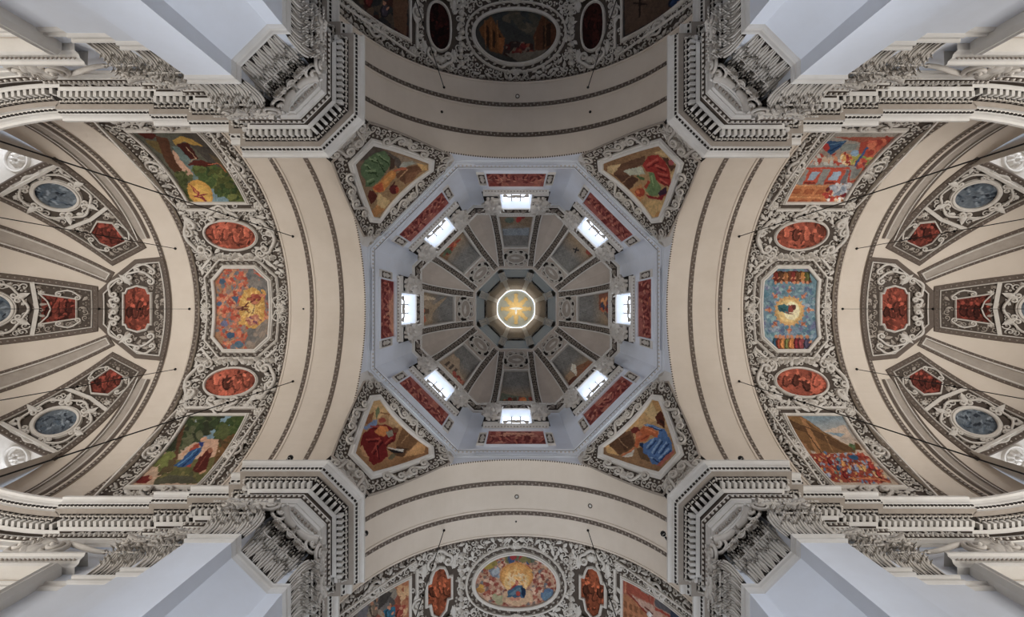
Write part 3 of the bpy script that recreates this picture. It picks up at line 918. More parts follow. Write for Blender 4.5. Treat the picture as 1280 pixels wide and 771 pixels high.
def sheet_left_bottom(s):
    h = Sheet(s, 150, 500, 6.706, 1.2, 13)
    h.g((128, 150, 158), (196, 160, 128), (900, 90), (760, 420))
    h.p((120, 148, 160), (860, 95), (1065, 95), (1000, 160), (830, 330), (660, 330))
    h.crowd([(54, 66, 36), (72, 82, 44), (88, 92, 58), (50, 54, 34), (98, 98, 66)], [(570, 95), (870, 95), (860, 130), (780, 240), (640, 330), (500, 420), (380, 430), (480, 250)], 170, 24, 9)
    h.crowd([(54, 70, 32), (70, 84, 38), (86, 92, 46)], [(1010, 140), (1030, 170), (880, 470), (790, 390), (830, 230), (900, 170)], 80, 24, 10)
    h.crowd([(104, 72, 36), (122, 84, 42), (84, 64, 36)], [(900, 300), (980, 300), (860, 500), (780, 560), (800, 420)], 40, 20, 14)
    h.p((92, 58, 34), (490, 150), (560, 110), (500, 400), (470, 560), (440, 600), (310, 640), (380, 520), (470, 420))
    h.p((92, 76, 44), (380, 490), (460, 500), (440, 600), (310, 640)); h.crowd([(112, 116, 50), (96, 100, 42)], [(270, 520), (480, 440), (440, 480), (330, 590)], 26, 22, 15)
    h.p((206, 158, 126), (720, 330), (830, 330), (800, 480), (640, 520), (690, 430))
    h.p((110, 100, 52), (470, 500), (620, 500), (800, 480), (760, 600), (680, 690), (300, 690), (310, 650), (440, 600))
    h.crowd([(94, 92, 46), (122, 112, 58), (80, 78, 44)], [(440, 600), (740, 580), (680, 680), (300, 690)], 40, 22, 16)
    h.p((88, 84, 62), (290, 680), (420, 630), (600, 640), (660, 700), (300, 705))
    h.p((116, 34, 26), (100, 700), (160, 650), (250, 630), (270, 670), (220, 700)); h.e((190, 130, 96), 262, 655, 18, 16)
    h.p((44, 84, 132), (450, 555), (540, 480), (600, 410), (690, 395), (680, 430), (620, 500), (590, 560), (530, 565)); h.l((90, 134, 176), 9, (480, 552), (580, 480), (650, 410)); h.l((24, 54, 96), 9, (520, 560), (600, 490), (670, 420))
    h.p((168, 66, 40), (570, 440), (630, 365), (670, 360), (660, 400), (600, 430)); h.p((44, 60, 120), (660, 350), (715, 355), (690, 395), (670, 390))
    h.e((206, 150, 112), 702, 330, 28, 18, -30); h.l((206, 150, 112), 14, (520, 470), (580, 400), (640, 360))
    h.p((164, 62, 48), (540, 560), (600, 540), (595, 565))
    h.p((88, 30, 20), (605, 590), (650, 520), (665, 475), (730, 420), (770, 405), (780, 440), (745, 500), (730, 580), (660, 620)); h.l((128, 60, 40), 8, (640, 590), (720, 470)); h.e((160, 96, 64), 760, 425, 22, 26)
    h.l((206, 150, 112), 14, (680, 470), (720, 410)); h.l((206, 150, 112), 14, (670, 620), (720, 590))
    return h
def sheet_right_top(s):
    h = Sheet(s, 970, 160, 7.006, 1.2, 14)
    h.g((150, 142, 130), (170, 110, 64), (560, 80), (300, 700))
    h.p((158, 78, 54), (510, 75), (1050, 75), (820, 270), (760, 340), (690, 230), (780, 130), (620, 100))
    h.p((172, 62, 38), (740, 120), (1000, 80), (830, 240), (760, 300), (720, 210)); h.l((206, 110, 70), 9, (820, 120), (990, 90)); h.crowd([(188, 80, 50), (150, 48, 30), (206, 104, 64)], [(800, 130), (1000, 90), (830, 240)], 26, 18, 17)
    h.p((128, 132, 124), (560, 140), (720, 130), (690, 190), (560, 200))
    h.p((44, 76, 112), (430, 110), (620, 110), (560, 170), (480, 230), (440, 200)); h.l((86, 120, 146), 9, (480, 140), (600, 118)); h.l((22, 44, 80), 10, (470, 200), (560, 150))
    h.e((178, 44, 30), 440, 165, 30, 36); h.p((170, 50, 36), (480, 230), (530, 210), (500, 260)); h.p((44, 58, 90), (500, 230), (530, 250), (460, 320), (450, 310))
    h.crowd([(200, 172, 144), (178, 60, 40), (196, 190, 176), (206, 132, 88), (160, 150, 140)], [(290, 310), (360, 240), (540, 230), (600, 320), (440, 330)], 46, 17, 18)
    h.crowd([(196, 70, 44), (222, 120, 70), (216, 160, 70), (150, 44, 30), (232, 200, 150)], [(570, 230), (650, 200), (680, 280), (620, 330), (570, 300)], 40, 14, 19)
    h.crowd([(170, 160, 56), (190, 170, 70), (128, 136, 60)], [(640, 250), (740, 230), (830, 260), (780, 300), (660, 320)], 26, 15, 20)
    h.crowd([(190, 64, 40), (206, 110, 70), (140, 60, 60)], [(700, 290), (790, 270), (760, 360), (700, 350)], 26, 13, 21)
    h.l((60, 84, 130), 18, (800, 165), (690, 330)); h.e((132, 160, 182), 690, 215, 34, 26)
    h.p((142, 138, 130), (290, 320), (700, 330), (640, 490), (160, 490), (250, 400))
    h.l((188, 66, 36), 18, (260, 350), (650, 350)); h.p((190, 70, 38), (290, 360), (410, 360), (350, 490), (230, 490)); h.p((148, 166, 180), (315, 380), (385, 380), (330, 455), (270, 455))
    h.p((190, 70, 38), (480, 360), (620, 360), (550, 490), (410, 490)); h.p((150, 170, 186), (505, 380), (580, 380), (530, 455), (450, 455)); h.p((128, 40, 24), (250, 470), (340, 470), (350, 485), (240, 485)); h.p((128, 40, 24), (430, 470), (530, 470), (530, 485), (420, 485))
    h.p((110, 104, 106), (620, 370), (650, 370), (600, 490), (550, 490)); h.l((180, 62, 40), 16, (650, 360), (630, 470), (690, 460)); h.p((124, 124, 118), (690, 350), (760, 350), (690, 440), (650, 440))
    h.p((196, 116, 58), (150, 495), (470, 500), (640, 480), (560, 660), (500, 695), (60, 690)); h.l((226, 156, 90), 7, (150, 500), (440, 505)); h.l((226, 156, 90), 7, (110, 600), (400, 610))
    for x, y in [(170, 545), (280, 550), (390, 550), (110, 640), (220, 640), (340, 640)]:
        h.p((158, 78, 34), (x - 20, y - 15), (x + 60, y - 15), (x + 30, y + 25), (x - 50, y + 25)); h.p((176, 92, 42), (x - 10, y - 8), (x + 50, y - 8), (x + 28, y + 18), (x - 36, y + 18))
    h.crowd([(170, 174, 182), (130, 140, 154), (196, 190, 186), (140, 130, 140)], [(490, 520), (660, 480), (630, 550), (560, 590), (500, 570)], 34, 20, 22)
    h.crowd([(190, 60, 40), (226, 190, 150), (206, 120, 60), (120, 40, 40), (240, 230, 220)], [(400, 590), (460, 520), (520, 600), (590, 600), (520, 670), (440, 640)], 44, 13, 23)
    h.p((120, 30, 40), (550, 590), (620, 560), (590, 610)); h.p((228, 226, 222), (460, 660), (520, 640), (530, 655), (490, 675))
    return h
def sheet_right_mid(s):
    h = Sheet(s, 930, 325, 6.164, 1.1, 15)
    h.g((108, 142, 150), (116, 138, 158), (350, 80), (350, 690))
    h.crowd([(96, 136, 146), (128, 158, 162), (84, 124, 138), (150, 160, 170), (116, 116, 148), (140, 172, 172), (90, 110, 140)], [(240, 70), (500, 70), (555, 210), (555, 550), (490, 690), (240, 690), (140, 550), (140, 200)], 420, 12, 24, 1.3)
    h.p((110, 56, 30), (215, 85), (500, 85), (520, 170), (490, 185), (440, 170), (400, 180), (330, 165), (240, 180))
    for x, c in [(245, (120, 40, 26)), (285, (92, 56, 30)), (325, (150, 92, 40)), (385, (134, 44, 34)), (415, (110, 70, 36)), (455, (196, 124, 36)), (485, (90, 92, 40))]: h.fig(c, (206, 130, 84), x, 125, 105, 180)
    for x, c in [(245, (40, 76, 96)), (275, (150, 60, 34)), (300, (196, 120, 44)), (335, (120, 120, 56)), (365, (206, 120, 40)), (410, (128, 36, 44)), (440, (140, 60, 60)), (485, (80, 70, 90))]: h.fig(c, (206, 130, 84), x, 645, 125, 0)
    for i in range(8):
        a = i * PI / 4; x, y = 347 + 152 * math.cos(a), 385 + 150 * math.sin(a)
        h.e((206, 128, 84), x, y, 20, 13, math.degrees(a)); h.l((170, 84, 60), 8, (x - 22 * math.sin(a), y + 22 * math.cos(a)), (x + 22 * math.sin(a), y - 22 * math.cos(a))); h.e((214, 150, 100), 347 + 180 * math.cos(a), 385 + 178 * math.sin(a), 10, 9)
    h.e((214, 166, 90), 347, 392, 112, 112); h.e((232, 194, 116), 347, 392, 88, 88); h.e((246, 228, 176), 365, 392, 60, 72)
    for i in range(20): h.e((206, 140, 74), 347 + 112 * math.cos(i * .314), 392 + 112 * math.sin(i * .314), 12, 6, math.degrees(i * .314))
    h.p((58, 110, 116), (255, 350), (310, 340), (350, 360), (345, 420), (300, 400), (265, 395)); h.p((40, 82, 90), (265, 360), (340, 385), (300, 398)); h.p((150, 64, 50), (340, 345), (380, 345), (375, 400), (340, 405)); h.e((96, 50, 40), 385, 362, 14, 22); h.l((150, 90, 70), 9, (320, 400), (375, 420))
    return h
def sheet_right_bottom(s):
    h = Sheet(s, 970, 505, 7.006, 1.2, 16)
    h.g((108, 138, 152), (188, 164, 140), (400, 70), (640, 380))
    h.p((194, 168, 144), (420, 240), (600, 180), (700, 340), (640, 370), (520, 300)); h.p((176, 156, 138), (540, 300), (640, 290), (690, 360), (620, 350)); h.p((128, 148, 158), (430, 250), (600, 260), (560, 290))
    h.p((118, 80, 40), (55, 70), (140, 75), (260, 130), (400, 230), (560, 330), (700, 400), (690, 430), (430, 430), (260, 400), (150, 290))
    h.p((96, 64, 34), (100, 130), (300, 210), (520, 330), (700, 410), (600, 420), (280, 250), (110, 180)); h.p((134, 94, 48), (60, 75), (140, 80), (250, 150), (290, 210), (110, 140))
    h.p((162, 110, 60), (200, 110), (250, 130), (300, 210), (400, 410), (440, 520), (390, 520), (280, 260), (260, 210)); h.l((80, 52, 28), 9, (110, 190), (270, 250), (400, 430)); h.l((150, 108, 62), 8, (250, 130), (420, 260), (500, 420))
    h.p((156, 108, 66), (215, 330), (260, 350), (420, 560), (520, 680), (420, 680), (280, 470)); h.l((88, 60, 34), 7, (100, 135), (420, 270), (690, 410))
    h.p((96, 62, 30), (680, 335), (720, 350), (760, 410), (690, 400)); h.crowd([(90, 110, 70), (70, 90, 50)], [(620, 360), (680, 360), (690, 400)], 12, 10, 25)
    h.p((150, 60, 34), (280, 440), (400, 430), (640, 440), (760, 430), (1010, 690), (520, 690), (350, 540))
    pal = [(150, 40, 26), (196, 92, 50), (206, 150, 70), (150, 160, 176), (90, 120, 150), (206, 170, 120), (120, 30, 24), (176, 70, 40), (110, 60, 40)]
    h.crowd(pal, [(300, 470), (420, 430), (620, 440), (760, 430), (900, 560), (1010, 690), (520, 690), (400, 600)], 330, 8.5, 26, 1.9, 60)
    for c, x, y, hh in [((128, 28, 24), 470, 500, 120), ((40, 84, 118), 545, 560, 90), ((120, 24, 22), 610, 620, 130), ((206, 140, 60), 590, 530, 90), ((128, 140, 164), 640, 590, 90), ((140, 150, 176), 700, 560, 100), ((206, 150, 70), 770, 570, 100), ((160, 44, 30), 830, 540, 140), ((150, 40, 28), 900, 610, 140), ((170, 170, 190), 460, 625, 80), ((110, 130, 110), 520, 600, 60), ((90, 130, 140), 545, 485, 80), ((180, 60, 40), 720, 440, 60), ((150, 60, 40), 940, 660, 90)]: h.fig(c, (214, 140, 92), x, y, hh * .82, -25)
    h.e((44, 84, 118), 680, 470, 44, 22, 15); h.l((196, 110, 60), 14, (640, 650), (900, 660), (1000, 690))
    return h
def sheet_nave_mid(s):
    h = Sheet(s, 580, 680, 8.469, 1.15, 17)
    h.g((176, 128, 88), (188, 148, 120), (560, 90), (560, 680))
    pal = [(150, 70, 52), (176, 120, 96), (120, 96, 84), (196, 150, 120), (110, 110, 112), (164, 92, 66), (140, 60, 44), (206, 166, 136)]
    h.crowd(pal, ellipse(555, 385, 440, 285), 760, 14, 27, 1.5)
    h.crowd([(96, 100, 84), (60, 76, 110), (150, 44, 44), (84, 96, 70), (120, 110, 60)], [(450, 110), (700, 110), (790, 180), (700, 190), (560, 150), (450, 180)], 34, 28, 28)
    h.crowd([(164, 138, 40), (140, 120, 50)], [(240, 200), (330, 180), (320, 230), (250, 240)], 12, 22, 29); h.crowd([(206, 150, 40), (176, 120, 40)], [(140, 450), (190, 440), (190, 500), (150, 510)], 9, 20, 30)
    h.crowd([(84, 110, 140), (100, 128, 150)], [(820, 530), (900, 480), (930, 520), (850, 590)], 14, 24, 31); h.crowd([(150, 156, 160), (120, 124, 136)], [(280, 270), (370, 260), (360, 340), (290, 320)], 12, 24, 32)
    h.crowd([(150, 160, 110), (170, 160, 120)], [(330, 560), (410, 560), (400, 620), (340, 620)], 12, 22, 33)
    h.e((196, 128, 44), 555, 340, 180, 150); h.e((214, 150, 62), 555, 350, 160, 140); h.e((224, 178, 104), 555, 395, 130, 130); h.e((220, 184, 132), 560, 390, 100, 110)
    h.p((200, 160, 120), (420, 500), (700, 480), (740, 600), (560, 660), (400, 600))
    h.crowd([(206, 140, 56), (224, 168, 84)], ellipse(555, 330, 165, 125), 50, 12, 34)
    h.p((60, 92, 116), (455, 560), (470, 480), (560, 430), (620, 440), (655, 500), (640, 575), (560, 560)); h.p((96, 124, 140), (470, 530), (590, 450), (610, 490), (520, 540)); h.p((150, 40, 40), (470, 480), (530, 425), (560, 430), (500, 480)); h.p((26, 44, 70), (610, 440), (655, 480), (640, 575), (610, 540))
    h.e((176, 60, 44), 575, 520, 24, 24); h.e((196, 110, 80), 558, 405, 20, 26); h.l((130, 70, 40), 12, (555, 370), (565, 400)); h.p((196, 130, 100), (470, 575), (600, 550), (590, 590), (500, 595))
    return h
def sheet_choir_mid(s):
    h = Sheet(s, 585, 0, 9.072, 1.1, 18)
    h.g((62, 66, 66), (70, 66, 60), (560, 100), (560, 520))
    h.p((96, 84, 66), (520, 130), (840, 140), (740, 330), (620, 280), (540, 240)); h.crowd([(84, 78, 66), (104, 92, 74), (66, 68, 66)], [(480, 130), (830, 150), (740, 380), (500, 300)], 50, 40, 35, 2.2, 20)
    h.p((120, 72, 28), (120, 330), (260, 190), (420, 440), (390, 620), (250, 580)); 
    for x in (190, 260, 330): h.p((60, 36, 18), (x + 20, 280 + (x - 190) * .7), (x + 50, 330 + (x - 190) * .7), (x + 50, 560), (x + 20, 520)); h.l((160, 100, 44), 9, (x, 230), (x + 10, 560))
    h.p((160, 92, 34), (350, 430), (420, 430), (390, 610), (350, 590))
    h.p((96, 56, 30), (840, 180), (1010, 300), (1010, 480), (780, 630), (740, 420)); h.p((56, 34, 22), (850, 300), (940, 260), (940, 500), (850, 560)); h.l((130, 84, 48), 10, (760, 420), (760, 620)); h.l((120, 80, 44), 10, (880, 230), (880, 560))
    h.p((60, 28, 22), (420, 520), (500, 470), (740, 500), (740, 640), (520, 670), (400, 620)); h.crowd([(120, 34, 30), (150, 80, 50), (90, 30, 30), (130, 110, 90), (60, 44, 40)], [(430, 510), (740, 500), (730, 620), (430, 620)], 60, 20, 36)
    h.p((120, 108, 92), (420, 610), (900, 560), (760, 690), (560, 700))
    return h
def sheet_nave_l(s):
    h = Sheet(s, 420, 690, 7.111, 1.2, 19)
    h.g((166, 98, 62), (160, 130, 96), (640, 200), (300, 800))
    h.crowd([(176, 110, 70), (190, 140, 92), (150, 80, 50), (206, 160, 110)], [(640, 200), (640, 900), (500, 900), (500, 330)], 90, 30, 37)
    h.crowd([(110, 104, 100), (140, 128, 112), (84, 78, 74), (160, 140, 116), (150, 80, 60)], [(100, 570), (500, 330), (520, 460), (400, 560), (250, 900), (100, 900)], 110, 30, 38)
    h.p((70, 64, 60), (390, 350), (500, 360), (440, 450), (370, 520), (380, 420)); h.p((34, 104, 128), (420, 520), (480, 480), (540, 490), (520, 570), (430, 576)); h.p((150, 60, 44), (520, 470), (620, 470), (590, 520), (530, 550))
    h.p((112, 108, 112), (190, 520), (290, 460), (270, 576), (200, 576)); h.p((120, 110, 80), (100, 600), (640, 600), (640, 1000), (100, 1000))
    h.fig((44, 96, 120), SKIN, 470, 560, 160); h.fig((150, 60, 44), SKIN, 560, 560, 150, 15); h.fig((130, 110, 90), SKIN, 330, 520, 150, -10)
    return h
def sheet_nave_r(s):
    h = Sheet(s, 690, 670, 7.111, 1.2, 20)
    h.g((170, 96, 66), (176, 140, 120), (640, 350), (1100, 800))
    h.p((176, 110, 66), (625, 500), (700, 540), (850, 700), (850, 1000), (625, 1000)); 
    for i in range(4):
        for j in range(3): h.p((136, 84, 48), (640 + i * 48, 570 + j * 90 + i * 22), (668 + i * 48, 582 + j * 90 + i * 22), (668 + i * 48, 640 + j * 90 + i * 22), (640 + i * 48, 628 + j * 90 + i * 22))
    h.p((160, 74, 52), (630, 350), (780, 410), (870, 490), (880, 600), (700, 510), (630, 500)); h.l((196, 120, 84), 14, (655, 370), (655, 500)); h.p((150, 148, 136), (780, 420), (870, 480), (860, 525), (785, 480))
    h.p((190, 150, 130), (690, 520), (900, 620), (1020, 720), (900, 900), (860, 700)); h.l((140, 50, 36), 14, (670, 500), (850, 690)); h.p((170, 80, 60), (880, 490), (910, 500), (910, 620), (880, 600))
    h.p((96, 92, 96), (915, 520), (1060, 640), (1100, 720), (920, 620)); h.l((170, 60, 40), 20, (920, 640), (1060, 718)); h.p((60, 70, 90), (1060, 650), (1180, 718), (1120, 760), (1050, 720))
    h.e((220, 216, 210), 872, 690, 26, 24); h.l((110, 50, 40), 12, (830, 630), (900, 690)); h.p((150, 120, 90), (850, 720), (1200, 740), (1200, 1000), (850, 1000)); h.fig((150, 50, 40), SKIN, 1000, 780, 150)
    return h
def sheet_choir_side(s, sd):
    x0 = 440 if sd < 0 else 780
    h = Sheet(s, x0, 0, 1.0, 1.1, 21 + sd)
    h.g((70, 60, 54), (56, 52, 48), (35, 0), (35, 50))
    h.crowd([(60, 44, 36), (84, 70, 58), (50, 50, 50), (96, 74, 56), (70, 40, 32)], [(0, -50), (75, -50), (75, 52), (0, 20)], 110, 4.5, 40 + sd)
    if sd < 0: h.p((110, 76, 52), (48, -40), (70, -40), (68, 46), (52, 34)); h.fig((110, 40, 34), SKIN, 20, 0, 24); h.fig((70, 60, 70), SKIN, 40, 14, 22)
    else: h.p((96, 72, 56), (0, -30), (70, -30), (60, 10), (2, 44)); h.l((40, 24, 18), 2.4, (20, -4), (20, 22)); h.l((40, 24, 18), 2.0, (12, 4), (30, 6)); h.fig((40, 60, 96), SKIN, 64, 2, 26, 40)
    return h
# layout of one field in (u = arc from the crown, v = along the arm)
def rect(u0, u1, v0, v1): return np.array([(u0, v0), (u1, v0), (u1, v1), (u0, v1)])
def wave(a, b, amp=.0): return np.array([a, b])
U0, U1 = RB * math.radians(43.2), RB * math.radians(73.5)
V0, V1 = 16.75, 20.25
VC = (V0 + V1) / 2 + .02
SIDE = {-1: rect(-U1, -U0, V0, V1), 1: rect(U0, U1, V0, V1)}
OCTA = np.array([(-2.75, 17.5), (-1.9, 16.72), (1.9, 16.72), (2.75, 17.5), (2.75, 19.5), (1.9, 20.32), (-1.9, 20.32), (-2.75, 19.5)])
OVAL = ellipse(0, 18.45, 2.78, 1.78, 56)
SIDE_TXT = {('left', -1): 'woodland fresco with golden sun disc and brown tree trunks', ('left', 1): 'fresco of a blue-robed figure and a kneeling brown figure under trees',
            ('right', -1): 'fresco of an orange room with two framed openings and a crowd', ('right', 1): 'fresco of a crowd before a sloping brown ruin under cloudy sky',
            ('top', -1): 'dim brown fresco beside the dark oval, with a pale upright strip', ('top', 1): 'dim fresco with a dark cross beside the dark oval',
            ('bottom', -1): 'tan fresco with turquoise and rust robed figures beside the golden oval', ('bottom', 1): 'rosy fresco of a steep building with square windows beside the golden oval'}
MID_TXT = {'left': ('octagonal fresco of an orange and red heavenly crowd round a yellow glow'), 'right': 'octagonal fresco of a blue sky with a small figure in a golden glow',
           'top': 'dark oval fresco of a street between ochre buildings', 'bottom': 'oval fresco of a blue-robed figure in a golden glory among crowds'}
SMALL_TXT = {'left': 'red monochrome oval fresco, orange glory vault, nearer the ', 'right': 'red monochrome oval fresco, blue glory vault, nearer the '}
for arm in ARMS:
    bm = Barrel(arm, RB); c = CEIL[arm]
    oct_arm = arm in ('left', 'right')
    holes = []
    # --- centre
    out = densify(OCTA, .35) if oct_arm else OVAL
    base = bm(np.array([[0, VC, 0]]))[0]
    t = thing('ceiling_painting', MID_TXT[arm], 'painting', base, group='frescoes along the vault crowns')
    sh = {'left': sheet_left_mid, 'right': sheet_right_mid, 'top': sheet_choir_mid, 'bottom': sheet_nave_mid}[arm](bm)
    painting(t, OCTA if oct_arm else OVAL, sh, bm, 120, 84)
    fr_ = ring_frame(t, out, bm, 1.0, 1.0, name='frame')
    g1 = grow(out, .30)
    m2 = MB(); wr = densify(grow(out, .44), .2)
    for j_, (p_, t_) in enumerate(along(wr, .19, True)):
        n_ = np.array([-t_[1], t_[0]]) * (.1 if j_ % 2 else -.1); m2.dome((p_[0] + n_[0], p_[1] + n_[1], .02), .15, .075, .15, 6, 1, math.atan2(t_[1], t_[0]) + (.6 if j_ % 2 else -.6))
    sub(m2.build('laurel_wreath', 'stucco', t, bm, kind='stuff'), fr_)
    ring_frame(t, grow(out, .55), bm, .55, .8, name='outer_frame', m='stucco')
    holes.append(grow(out, .72))
    if oct_arm:
        for (a, b) in [((-2.2, 16.55), (-3.05, 17.35)), ((2.2, 16.55), (3.05, 17.35)), ((-2.2, 20.48), (-3.05, 19.65)), ((2.2, 20.48), (3.05, 19.65))]:
            a, b = np.array(a), np.array(b); d = (b - a) / np.linalg.norm(b - a); nn = np.array([d[1], -d[0]]); nn *= np.sign(nn @ (a - [0, 18.5]))
            m2 = MB(); q = np.array([a + nn * .75, b + nn * .75]); sweep(q, [(-.07, 0), (-.07, .16), (.07, .16), (.07, 0)], mb=m2); m2.build('corner_bar', 'stucco', t, bm, smooth=False)
        for v, sg in ((16.0, 1), (21.0, -1)):
            m2 = MB(); shell(m2, (0, v + sg * .1), sg * PI / 2 + PI, .5, 7, .2, 2.8); cscroll(m2, (-.75, v), (-.25, v + sg * .15), .2, 1, .06); cscroll(m2, (.25, v + sg * .15), (.75, v), .2, 1, .06)
            m2.dome((0, v, .1), .16, .16, .16); m2.build('shell_clasp', 'stucco', t, bm)
    else:
        m2 = MB(); cscroll(m2, (-.6, 15.95), (-.1, 15.9), .2, -1, .06); cscroll(m2, (.1, 15.9), (.6, 15.95), .2, -1, .06); shell(m2, (0, 16.3), -PI / 2, .45, 7, .2); m2.build('shell_clasp', 'stucco', t, bm)
        m2 = MB(); shell(m2, (0, 20.6), PI / 2, .45, 7, .2); m2.build('shell_clasp', 'stucco', t, bm)
        for sg in (-1, 1):      # festoons either side of the oval
            m2 = MB()
            for v in np.linspace(16.3, 20.4, 11): m2.dome((sg * 3.75 + .07 * math.sin(v * 9), v, .03), .2, .2, .24)
            m2.build('festoon', 'stucco', t, bm)
            for v in (16.7, 20.2):
                m2 = MB(); cscroll(m2, (sg * 3.45, v), (sg * 4.1, v), .2, 1 if v < 18 else -1, .06); m2.build('scroll', 'stucco', t, bm)
    # --- two small monochromes
    for sd in (-1, 1):
        uc = sd * RB * math.asin(min(1, 4.82 / RB)); vc = 18.45
        if oct_arm:
            o2 = ellipse(uc, 18.55, .95, 1.62, 40); hole = ellipse(uc, 18.55, 1.3, 2.0, 24)
            lab = SMALL_TXT[arm] + ('dark vault' if sd < 0 else 'golden oval vault')
        else:
            uc = sd * RB * math.asin(5.0 / RB)
            if arm == 'bottom': o2 = np.array([(uc - .8, 17.6), (uc - .55, 17.6), (uc - .45, 17.2), (uc - .3, 16.9), (uc, 16.8), (uc + .3, 16.9), (uc + .45, 17.2), (uc + .55, 17.6), (uc + .8, 17.6), (uc + .8, 18.9), (uc + .55, 18.9), (uc + .4, 19.6), (uc, 19.95), (uc - .4, 19.6), (uc - .55, 18.9), (uc - .8, 18.9)])
            else: o2 = np.array([(uc + .72 * x, 18.3 + 1.5 * y) for x, y in [(math.cos(a) * 1.0, (abs(math.sin(a)) ** .7) * math.copysign(1, math.sin(a))) for a in np.arange(28) * 2 * PI / 28]])
            hole = ellipse(uc, 18.4, 1.25, 2.1, 24)
            lab = ('rust stepped-outline monochrome fresco beside the ' + ('turquoise figure' if sd < 0 else 'rosy building') + ' fresco') if arm == 'bottom' else ('nearly black upright oval fresco beside the ' + ('pale strip' if sd < 0 else 'dark cross') + ' fresco')
        t = thing('monochrome_painting', lab, 'painting', bm(np.array([[uc, 18.4, 0]]))[0], group='small monochrome frescoes of the vaults')
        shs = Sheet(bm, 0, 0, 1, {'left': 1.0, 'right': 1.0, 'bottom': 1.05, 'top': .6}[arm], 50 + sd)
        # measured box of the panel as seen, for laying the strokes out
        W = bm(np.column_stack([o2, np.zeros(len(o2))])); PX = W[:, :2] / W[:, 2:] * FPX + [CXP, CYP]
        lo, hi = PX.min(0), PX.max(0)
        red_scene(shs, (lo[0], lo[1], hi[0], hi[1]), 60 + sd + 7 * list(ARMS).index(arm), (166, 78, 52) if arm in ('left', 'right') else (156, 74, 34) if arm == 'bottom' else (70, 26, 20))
        painting(t, o2, shs, bm, 44, 60, ax=1)
        ring_frame(t, o2, bm, .62, .9)
        holes.append(hole)
        un = uc / abs(uc)
        if oct_arm:
            for vv, sg in ((16.45, -1), (20.65, 1)):
                m2 = MB(); cscroll(m2, (uc - un * .9, vv), (uc + un * .75, vv + sg * .1), .34, sg * (1 if un > 0 else -1), .12, w=.18); m2.build('scroll', 'stucco', t, bm)
                m2 = MB(); scroll(m2, (uc - un * 1.2, vv - sg * .35), .36, 0, 1, 1.8, .09, 5, .12, .32); m2.build('volute', 'stucco', t, bm)
                m2 = MB(); leaf(m2, (uc + un * .5, vv), un * .3 + (0 if un > 0 else PI), .1 + .95, .6, .35, .08); m2.build('acanthus_leaf', 'stucco', t, bm)
                m2 = MB(); cscroll(m2, (uc + un * .9, vv + sg * .15), (uc + un * .2, vv + sg * .55), .26, 1, .1, w=.14, s=True); m2.build('scroll', 'stucco', t, bm)
            m2 = MB(); shell(m2, (uc + un * 1.15, 18.55), 0 if un > 0 else PI, .62, 7, .3); cscroll(m2, (uc + un * 1.25, 17.85), (uc + un * 1.25, 19.25), .28, -un, .11, w=.16); m2.build('shell_crest', 'stucco', t, bm)
            m2 = MB()
            for vv in np.linspace(16.2, 21.0, 15): m2.dome((uc - un * (1.5 + .12 * math.sin(vv * 7)), vv, .03), .21, .21, .28)
            m2.build('festoon', 'stucco', t, bm)
        else:
            for vv, sg in ((16.35, -1), (20.35, 1)):
                m2 = MB(); cscroll(m2, (uc - .55, vv), (uc + .55, vv), .36, sg, .12, w=.18); m2.build('scroll', 'stucco', t, bm)
                m2 = MB(); shell(m2, (uc, vv - sg * .1), sg * PI / 2, .6, 7, .2); m2.build('shell', 'stucco', t, bm)
            for sg in (-1, 1):
                m2 = MB(); scroll(m2, (uc + sg * .7, 15.85), .27, 0, sg, 1.7, .06, 5, .08, .2); m2.build('volute', 'stucco', t, bm)
                for v_, a_ in ((19.6, PI / 2), (17.0, -PI / 2)): m2 = MB(); leaf(m2, (uc + sg * 1.0, v_), a_, .9, .4, .2); m2.build('acanthus_leaf', 'stucco', t, bm)
    # --- two large side frescoes
    for sd in (-1, 1):
        o3 = SIDE[sd]
        t = thing('ceiling_painting', SIDE_TXT[(arm, sd)], 'painting', bm(np.array([[sd * (U0 + U1) / 2, VC, 0]]))[0], group='large side frescoes of the vaults')
        fn = {('left', -1): sheet_left_top, ('left', 1): sheet_left_bottom, ('right', -1): sheet_right_top, ('right', 1): sheet_right_bottom, ('bottom', -1): sheet_nave_l, ('bottom', 1): sheet_nave_r}.get((arm, sd))
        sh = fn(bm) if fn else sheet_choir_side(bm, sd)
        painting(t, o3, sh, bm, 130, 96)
        fr_ = ring_frame(t, densify(o3, .4), bm, .8, .9)
        holes.append(grow(o3, .25))
        for v, sg in ((V0 - .55, -1), (V1 + .55, 1)):
            m2 = MB(); rinceau(m2, np.array([[sd * (U0 - .1), v], [sd * (U1 + .4), v]]), .55, seed=int(70 + v)); m2.build('running_vine', 'stucco', t, bm, kind='stuff')
            um = sd * (U0 + U1) / 2
            m2 = MB(); scroll(m2, (um, v + sg * .05), .46, 0, sd, 2.0, .10, 5, .12, .34); cscroll(m2, (um - .55, v), (um + .2, v - sg * .3), .22, sg, .08, w=.12); m2.build('scroll_clasp', 'stucco', t, bm)
            m2 = MB(); shell(m2, (um - sd * .5, v), PI if sd > 0 else 0, .5, 7, .2); m2.build('shell', 'stucco', t, bm)
            m2 = MB(); rosette(m2, (sd * (U0 - .35), v + sg * .1), .34, 8, .2); m2.build('rosette', 'stucco', t, bm)
            m2 = MB(); beads(m2, np.array([[sd * (U0 - .5), v - sg * .32], [sd * (U1 + .6), v - sg * .32]]), .2, .06, w=.02); sub(m2.build('bead_border', 'stucco', t, bm, kind='stuff'), fr_)
